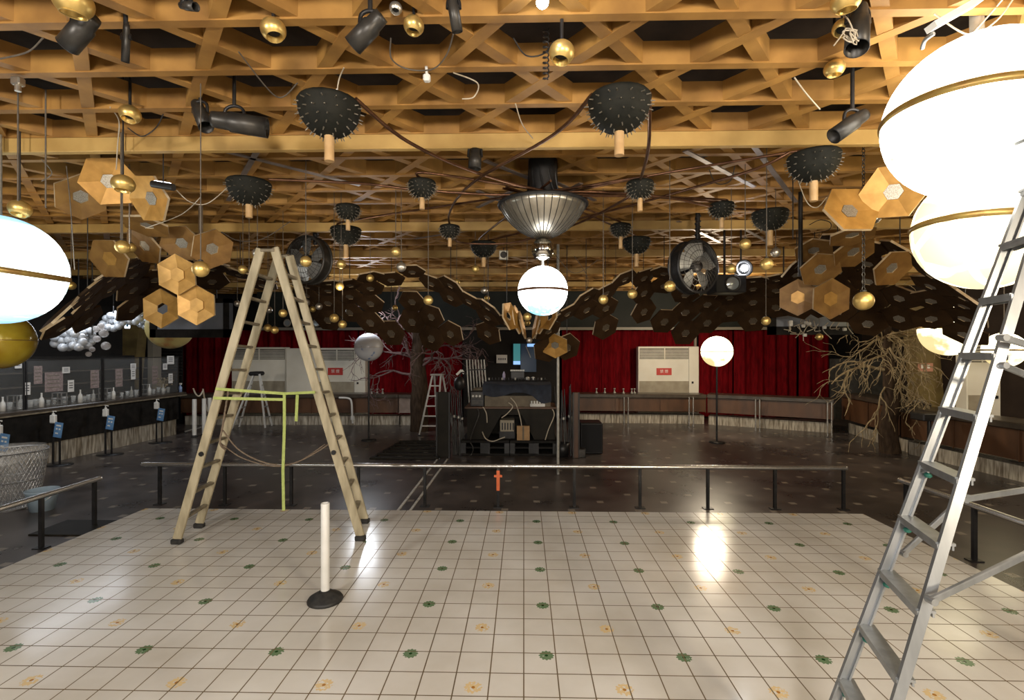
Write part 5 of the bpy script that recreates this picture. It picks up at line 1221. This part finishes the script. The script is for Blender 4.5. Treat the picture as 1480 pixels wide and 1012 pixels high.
# searchlight and projector on the far truss
c = P(1075, 388, 8.0); t = thing('searchlight', 'bright white searchlight shining over the projector', 'lamp', c)
mb = MB(); mb.lathe([(.001, -.2), (.09, -.2), (.12, 0), (.14, .02), (.13, .02), (.1, .0)], Matrix.Translation(c) @ Matrix.Rotation(PI / 2, 4, 'X'), 20); mb.build('housing', m_black, t)
mb = MB(); mb.sphere(c - CDIR * .02, .055, 16); mb.build('bulb', m_bulb, t); mb = MB(); mb.cyl(c + CDIR * .1, V(c.x, c.y, CZ) + CDIR * .1, .015, n=8); mb.build('hanger', m_black, t)
a, b = P(1034, 423, 8.0), P(1078, 397, 8.0); t = thing('projector', 'black stage projector with a round glass lens beneath the searchlight', 'projector', (a + b) / 2)
mb = MB(); mb.lohi((a.x, a.y - .02, a.z), (b.x, a.y + .4, b.z), bev=.015); mb.build('case', m_black, t)
c = P(1058, 410, 7.97); mb = MB(); mb.lathe([(.12, 0), (.125, .06), (.11, .06), (.1, .02)], Matrix.Translation(c) @ Matrix.Rotation(PI / 2, 4, 'X'), 24); mb.build('bezel', m_can, t)
mb = MB(); mb.lathe([(.001, .045), (.05, .04), (.1, .02)], Matrix.Translation(c) @ Matrix.Rotation(PI / 2, 4, 'X'), 24); mb.build('lens', m_lens, t)
mb = MB(); c = P(1047, 397, 8.2); mb.cyl(c, V(c.x, c.y, CZ), .02, n=8); mb.build('hanger', m_black, t)

# ------------------------------------------------------------------ big cage fans
def fan(c, r, yaw, label, rim, n_bl=5):
    t = thing('cage_fan', label, 'fan', c, 'cage fans hanging under the ceiling')
    M = Matrix.Translation(c) @ Matrix.Rotation(R(yaw), 4, 'Z') @ Matrix.Rotation(PI / 2, 4, 'X')
    mb = MB(); mb.torus(V(0, 0, 0), r, .02, M @ Matrix.Translation(V(0, 0, .07)), 40, 8); mb.torus(V(0, 0, 0), r, .02, M @ Matrix.Translation(V(0, 0, -.12)), 40, 8); mb.lathe([(r * .985, -.12), (r * .985, .07)], M, 40); mb.build('rim', rim, t)
    mb = MB()
    for k in range(30):
        w = 2 * PI * k / 30; mb.tube([M @ V(.06 * math.cos(w), .06 * math.sin(w), .15), M @ V(r * .5 * math.cos(w), r * .5 * math.sin(w), .14), M @ V(r * math.cos(w), r * math.sin(w), .08)], .003, 4, caps=False)
    for q_ in (.35, .6, .82): mb.torus(V(0, 0, 0), r * q_, .004, M @ Matrix.Translation(V(0, 0, .15 - .05 * q_)), 36, 4)
    mb.build('cage', m_can, t)
    for k in range(n_bl):
        w = 2 * PI * k / n_bl + .4; u, v = V(math.cos(w), math.sin(w), 0), V(-math.sin(w), math.cos(w), 0); z = V(0, 0, 1)
        pts = [u * .08 - v * .05 + z * .03, u * r * .55 - v * .13 + z * .06, u * r * .92 - v * .12 + z * .05, u * r * .92 + v * .13 - z * .05, u * r * .5 + v * .12 - z * .05, u * .08 + v * .05 - z * .02]
        mb = MB(); mb.add([M @ p for p in pts] + [M @ (p - z * .008) for p in pts], [tuple(range(6)), tuple(range(6, 12))[::-1]] + [(i, (i + 1) % 6, (i + 1) % 6 + 6, i + 6) for i in range(6)]); mb.build('blade', m_fanblade, t)
    mb = MB(); mb.lathe([(.001, .11), (.06, .10), (.085, .06), (.085, -.2), (.07, -.26), (.001, -.28)], M, 20); mb.build('motor', m_black, t)
    mb = MB(); top = c + V(0, 0, r); mb.cyl(top + V(.08, .1, -.1), V(top.x + .08, top.y + .1, CZ + .1), .035, n=10); mb.tube([V(top.x + .08 + .04 * math.cos(k * 1.3), top.y + .1 + .04 * math.sin(k * 1.3), top.z + (CZ - top.z) * k / 24) for k in range(25)], .012, 5); mb.build('pole', m_black, t)
fan(P(445, 376, 8.0), .37, -18, 'big silver caged fan hanging behind the wooden ladder top', m_can)
fan(P(1004, 386, 7.3), .38, 26, 'big dark caged fan hanging beside the searchlight', m_black)
for px, y0_, y1_, d, l, m_ in ((290, 280, 400, 6.9, 'bright steel pipe hanging behind the gold and brown cluster', m_chrome), (1157, 275, 400, 6.6, 'black wrapped pole hanging beside the arched canopy', m_black), (1146, 275, 345, 5.6, 'thin black rod hanging under a spiked dome', m_black), (187, 290, 356, 5.6, 'thin steel rod above a pair of gold balls', m_chrome), (175, 150, 350, 4.6, 'long grey rod hanging past the girder above the black bar', m_cord), (66, 120, 300, 4.0, 'grey rod hanging above the banded globe', m_cord), (26, 120, 290, 4.0, 'grey rod with a silver clamp above the banded globe', m_cord)):
    a = P(px, y1_, d); mb = MB(); mb.cyl(a, V(a.x, a.y, CZ + .1), .028 if 'pipe' in l or 'pole' in l else .006, n=10); tag(mb.build('hanging_rod', m_), l, 'rod')

# ------------------------------------------------------------------ hanging screens (left and right)
def screen_frame(p0, p1, d, label, slant, px_w):
    t = thing('hanging_screen', label, 'screen', P((p0[0] + p1[0]) / 2, p0[1], d))
    a = P(p0[0], p0[1], d); b = P(p1[0], p1[1], d)
    lo = (min(a.x, b.x), a.y, min(a.z, b.z)); hi = (max(a.x, b.x), a.y + .12, max(a.z, b.z))
    w = .12; 
    mb = MB(); mb.lohi((lo[0], lo[1], lo[2]), (hi[0], hi[1], lo[2] + .16)); mb.lohi((lo[0], lo[1], hi[2] - .08), (hi[0], hi[1], hi[2])); mb.lohi((lo[0], lo[1], lo[2]), (lo[0] + .12, hi[1], hi[2])); mb.lohi((hi[0] - .12, lo[1], lo[2]), (hi[0], hi[1], hi[2])); mb.build('frame', m_black2, t)
    mb = MB(); mb.lohi((lo[0] + .1, lo[1] + .05, lo[2] + .1), (hi[0] - .1, hi[1], hi[2] - .05)); mb.build('panel', m_screen, t)
    for x in (lo[0] + .3, hi[0] - .3): mb = MB(); mb.cyl((x, lo[1] + .08, hi[2] - .02), (x, lo[1] + .08, CZ + .1), .015, n=6); mb.build('hanger', m_black, t)
    return t
screen_frame((216, 488), (333, 432), 9.6, 'black framed screen hanging behind the gold hexagon cluster', 0, 0)
screen_frame((1113, 484), (1240, 425), 9.6, 'black framed screen hanging behind the brown hexagon group', 0, 0)
# tangle of small gear on the right screen frame
t = thing('cable_loom', 'tangle of plugs and cables hanging on the frame by the brown hexagons', 'cables', P(1185, 470, 9.4))
mb = MB(); rr_ = random.Random(14)
for i in range(16):
    x = rr_.uniform(1130, 1225); y = rr_.uniform(455, 475); mb.tube(smooth_path([P(x, y, 9.5), P(x + rr_.uniform(-8, 8), y + 10, 9.45), P(x + rr_.uniform(-12, 12), y + rr_.uniform(8, 24), 9.45)], 4), .008, 5)
mb.build('cables', m_cablew, t)
for i in range(8): c = P(rr_.uniform(1140, 1222), rr_.uniform(462, 486), 9.4); mb = MB(); mb.box(c, (.07, .04, .06), bev=.01); mb.build('plug', m_white, t)

# ------------------------------------------------------------------ bubble clusters
def bubbles(label, pts, d, seed):
    t = thing('bubble_light', label, 'light cluster', P(pts[0][0], pts[0][1], d), 'clusters of frosted bubbles over the bar')
    rnd = random.Random(seed)
    for i, (px, py, r_, m_) in enumerate(pts):
        dd = d + rnd.uniform(-.12, .12); c = P(px, py, dd); r = r_ * dd / F
        mb = MB(); mb.sphere(c, r, 14); o = mb.build('bubble', m_clearball if m_ else m_bubble, t)
    c = P(pts[0][0], pts[0][1], d); mb = MB(); mb.cyl(c, V(c.x, c.y, CZ), .012, n=6); mb.build('hanger', m_black, t)
rnd = random.Random(31)
def blob(cx, cy, rx, ry, n, seed, r=5.8):
    rr_ = random.Random(seed); out = []
    k = 0
    while len(out) < n and k < 4000:
        k += 1; a = rr_.uniform(0, 2 * PI); q = math.sqrt(rr_.random()); x, y = cx + rx * q * math.cos(a), cy + ry * q * math.sin(a)
        if all((x - b[0]) ** 2 + (y - b[1]) ** 2 > (r * 1.22) ** 2 for b in out): out.append((x, y, r * rr_.uniform(.9, 1.12), 0))
    return out
bubbles('frosted bubble cluster lowest over the bar below the sloping canopy', blob(100, 492, 22, 14, 20, 1), 10.2, 1)
bubbles('frosted bubble cluster over the bar beside the clear bubbles', blob(122, 488, 12, 13, 11, 2, 5.4) + [(140, 490, 5, 1), (150, 482, 6, 1), (153, 500, 6, 1), (146, 472, 5, 1), (133, 505, 4, 1), (128, 512, 4, 1), (138, 476, 5, 1)], 10.6, 2)
bubbles('frosted bubble cluster above the small lit sign', blob(163, 466, 15, 12, 14, 3, 5.4), 11.3, 3)
bubbles('frosted bubble cluster just behind the orange hexagon', blob(192, 455, 14, 13, 15, 4, 5.4), 11.5, 4)
bubbles('small bubble cluster half hidden under the orange hexagon', blob(212, 468, 9, 5, 6, 5, 4.4), 11.8, 5)

# ------------------------------------------------------------------ loose cables under the ceiling
cab = [([(1350, 20, 2.9), (1400, 50, 2.9), (1440, 30, 2.85), (1470, -10, 2.8)], m_cablew, 'white cable looping over the moon globe'), ([(1400, 55, 3.0), (1440, 10, 2.9), (1460, -15, 2.8)], m_cablew, 'second white cable rising over the moon globe'), ([(1148, 112, 3.5), (1165, 135, 3.5), (1185, 158, 3.6)], m_cablew, 'white cable draped over a beam beside the small gold lamp'),
       ([(497, 98, 3.5), (490, 115, 3.6), (487, 135, 3.6)], m_cablew, 'white flex with a plug near the large spiked dome'), ([(655, 105, 3.5), (690, 120, 3.6), (685, 140, 3.6), (668, 143, 3.6)], m_cablew, 'pale wire looping inside a hexagon of beams'), ([(745, 150, 3.9), (755, 180, 4.1), (770, 200, 4.4)], m_cablew, 'thin pale wire crossing the girder'),
       ([(742, 55, 3.2), (760, 80, 3.3), (785, 78, 3.3), (800, 60, 3.2)], m_cable, 'black cable hanging beside the pale gold lamp'), ([(565, 55, 3.1), (566, 85, 3.2), (590, 100, 3.3), (625, 100, 3.3), (645, 80, 3.2), (655, 50, 3.0)], m_cord, 'grey cable slung between the black cans'), ([(159, 155, 4.1), (172, 175, 4.3), (170, 210, 4.5), (168, 245, 4.7)], m_cablew, 'white cable dropping past the girder'),
       ([(185, 185, 4.2), (205, 197, 4.3), (225, 185, 4.2), (236, 165, 4.1)], m_cable, 'black cable loop under the small gold spotlight'), ([(255, 275, 5.2), (275, 292, 5.3), (300, 294, 5.4), (330, 270, 5.3)], m_cablew, 'pale cable slung beside the tilted gold panels'), ([(210, 330, 5.6), (262, 310, 5.6), (290, 285, 5.5)], m_cablew, 'pale taut cable above the gold and brown cluster'),
       ([(320, 335, 6.5), (345, 348, 6.6), (380, 345, 6.6), (420, 320, 6.5)], m_cord, 'grey cable slung above the wooden ladder'), ([(830, 370, 8.8), (850, 405, 8.8), (838, 440, 8.8)], m_cord, 'grey wire hanging between centre globe and canopy'), ([(800, 365, 8.7), (830, 395, 8.7), (865, 375, 8.7)], m_cord, 'slack grey wire right of the centre globe'),
       ([(1150, 250, 5.0), (1165, 290, 5.1), (1180, 300, 5.1), (1195, 285, 5.1)], m_cablew, 'white cable curling beside a spiked dome'), ([(1170, 325, 6.2), (1185, 318, 6.2), (1200, 322, 6.2), (1198, 332, 6.2), (1175, 338, 6.2)], m_cable, 'black cable coil above the arched canopy'), ([(60, 230, 4.5), (75, 250, 4.6), (60, 262, 4.6)], m_cord, 'grey wire twisting above the banded globe'),
       ([(96, 240, 5.0), (102, 300, 5.0), (108, 390, 5.1)], m_cord, 'grey wire hanging beside the banded globe'), ([(1025, 245, 5.0), (1035, 265, 5.1), (1055, 262, 5.1), (1062, 240, 5.0)], m_cable, 'black cable loop under the beams near the spiked domes'), ([(0, 85, 3.1), (40, 75, 3.0), (62, 55, 2.9)], m_cord, 'grey cable along the corner of the lattice'), ([(345, 75, 3.2), (400, 140, 3.7), (430, 120, 3.6)], m_cord, 'cobwebbed cable above the wide black can')]
for pts, m_, l in cab:
    mb = MB(); mb.tube(smooth_path([P(*a) for a in pts], 8), .005, 6); tag(mb.build('loose_cable', m_), l, 'cable', 'loose cables under the ceiling')
mb = MB(); c = P(789, 85, 3.3)
mb.tube([c + V(.02 * math.cos(k * .9), .02 * math.sin(k * .9), .2 - .005 * k) for k in range(70)], .005, 5); tag(mb.build('spiral_cord', m_cable), 'black spiral cord hanging under the bare bulb', 'cord')
for px, py, d, l in ((140, 128, 3.6, ''),):
    pass
t = thing('beam_plug', 'white plug hanging from flex near the large spiked dome', 'plug', P(487, 136, 3.6)); mb = MB(); mb.box(P(487, 137, 3.6), (.045, .04, .05), bev=.008); mb.build('body', m_white, t); mb = MB(); mb.cyl(P(487, 133, 3.6), P(487, 129, 3.6), .008, n=6); mb.build('flex', m_white, t)
t = thing('beam_socket', 'white socket hanging under the beams near the looping pale wire', 'socket', P(617, 113, 3.55)); mb = MB(); mb.box(P(617, 113, 3.55), (.05, .05, .05), bev=.01); mb.build('body', m_white, t); mb = MB(); mb.cyl(P(617, 110, 3.55), P(616, 96, 3.5), .01, n=6); mb.build('flex', m_white, t)
t = thing('beam_clamp', 'silver clamp under the beams above the banded globe', 'clamp', P(26, 122, 3.6)); mb = MB(); mb.box(P(26, 118, 3.6), (.07, .06, .06), bev=.01); mb.build('jaw', m_silverball, t); mb = MB(); mb.cyl(P(26, 124, 3.6), P(26, 132, 3.6), .02, n=8); mb.build('screw', m_silverball, t)
# small square speaker on the ceiling beyond the chandelier
t = thing('wall_speaker', 'small cream square speaker fixed beyond the chandelier', 'speaker', P(728, 369, 9.6)); c = P(728, 369, 9.7); mb = MB(); mb.box(c, (.17, .12, .17), bev=.01); mb.build('case', m_ac, t); mb = MB(); mb.torus(V(0, 0, 0), .055, .01, Matrix.Translation(c - V(0, .062, 0)) @ Matrix.Rotation(PI / 2, 4, 'X'), 20, 6); mb.cyl(c - V(0, .062, 0), c - V(0, .055, 0), .05, n=16); mb.build('cone', m_can, t)
mb = MB(); mb.cyl(c + V(0, 0, .08), V(c.x, c.y, CZ), .01, n=6); mb.build('hanger', m_black, t)
# little table and clutter by the right counter
t = thing('black_table', 'small black table top on a post before the right counter', 'table', P(1345, 640, 9.9))
a = P(1343, 602, 9.9); mb = MB(); mb.box(a, (.5, .36, .15), bev=.02); mb.build('top', m_black, t); mb = MB(); mb.cyl((a.x, a.y, GZ), (a.x, a.y, a.z), .035, n=10); mb.build('post', m_black, t)
mb = MB(); c = P(1330, 581, 11.6); mb.sphere(c + V(0, 0, -.02), .14, 14, 0, .7); tag(mb.build('bag', m_bag), 'crumpled clear bag lying on the right counter by the pillar', 'bag')

# ------------------------------------------------------------------ lights
def light(name, kind, loc, power, color, size=.25, rot=None, shape=None, spot=None):
    l = bpy.data.lights.new(name, kind); l.energy = power; l.color = color
    if kind == 'AREA':
        l.shape = 'RECTANGLE'; l.size, l.size_y = size
    else: l.shadow_soft_size = size
    if spot: l.spot_size = R(spot); l.spot_blend = .6
    o = bpy.data.objects.new(name, l); COL.objects.link(o); o.location = loc
    if rot: o.rotation_euler = rot
    return o
WARM = (1., .84, .63); NEUT = (1., .93, .84); COOL = (.88, .93, 1.)
light('stage_fill_light', 'POINT', (-4.2, -2.0, 3.0), 720, NEUT, .35)  # three unseen fill lights added behind the camera for base illumination
light('stage_fill_light', 'POINT', (0.2, -2.6, 3.1), 700, NEUT, .35)
light('stage_fill_light', 'POINT', (4.0, -2.0, 3.0), 780, WARM, .35)
light('bar_fill_light', 'AREA', (-9.2, 10.0, 3.2), 55, COOL, (.3, 6.))  # no fixture there; added to light the bar top and stone foot
light('hall_fill_light', 'POINT', (-4.2, 13.0, 3.1), 110, COOL, .3)  # added fills with no fixture seen, brightening the rear hall and right side
light('hall_fill_light', 'POINT', (4.9, 13.2, 3.1), 250, WARM, .3)
light('hall_fill_light', 'POINT', (10.6, 8.5, 3.2), 130, WARM, .3)
for x, y, p in ((-6.5, 6.3, 30), (-2.6, 7.0, 18), (2.6, 7.0, 18), (6.5, 6.5, 25), (-3.5, 10.3, 30), (3.5, 10.3, 30), (0, 12.5, 25)):
    light('ceiling_fill_light', 'SPOT', (x, y, 2.9 if abs(x) > 3 else 3.0), p, WARM, .15, (PI, 0, 0), None, 150)  # invented upward spots, added to brighten the rear ceiling
w = bpy.data.worlds.new('room'); sc.world = w; w.use_nodes = True
w.node_tree.nodes['Background'].inputs[0].default_value = (.02, .018, .016, 1); w.node_tree.nodes['Background'].inputs[1].default_value = 1.

# ------------------------------------------------------------------ camera and view
cam = bpy.data.cameras.new('camera'); cam.sensor_width = 36; cam.sensor_fit = 'HORIZONTAL'; cam.lens = 36 * F / 1480; cam.clip_start = .05
co = bpy.data.objects.new('camera', cam); COL.objects.link(co); co.location = (0, 0, H); co.rotation_euler = (PI / 2, 0, YAW)
sc.camera = co
vs_ = sc.view_settings; sc.display_settings.display_device = 'sRGB'
vs_.view_transform = 'Standard'; vs_.look = 'None'; vs_.gamma = 1; vs_.exposure = 0.2; vs_.use_curve_mapping = False
sc.cycles.use_denoising = True
sc.cycles.max_bounces = 6; sc.cycles.diffuse_bounces = 4; sc.cycles.glossy_bounces = 3; sc.cycles.transparent_max_bounces = 12
sc.cycles.sample_clamp_indirect = 4.0; sc.cycles.caustics_reflective = False; sc.cycles.caustics_refractive = False
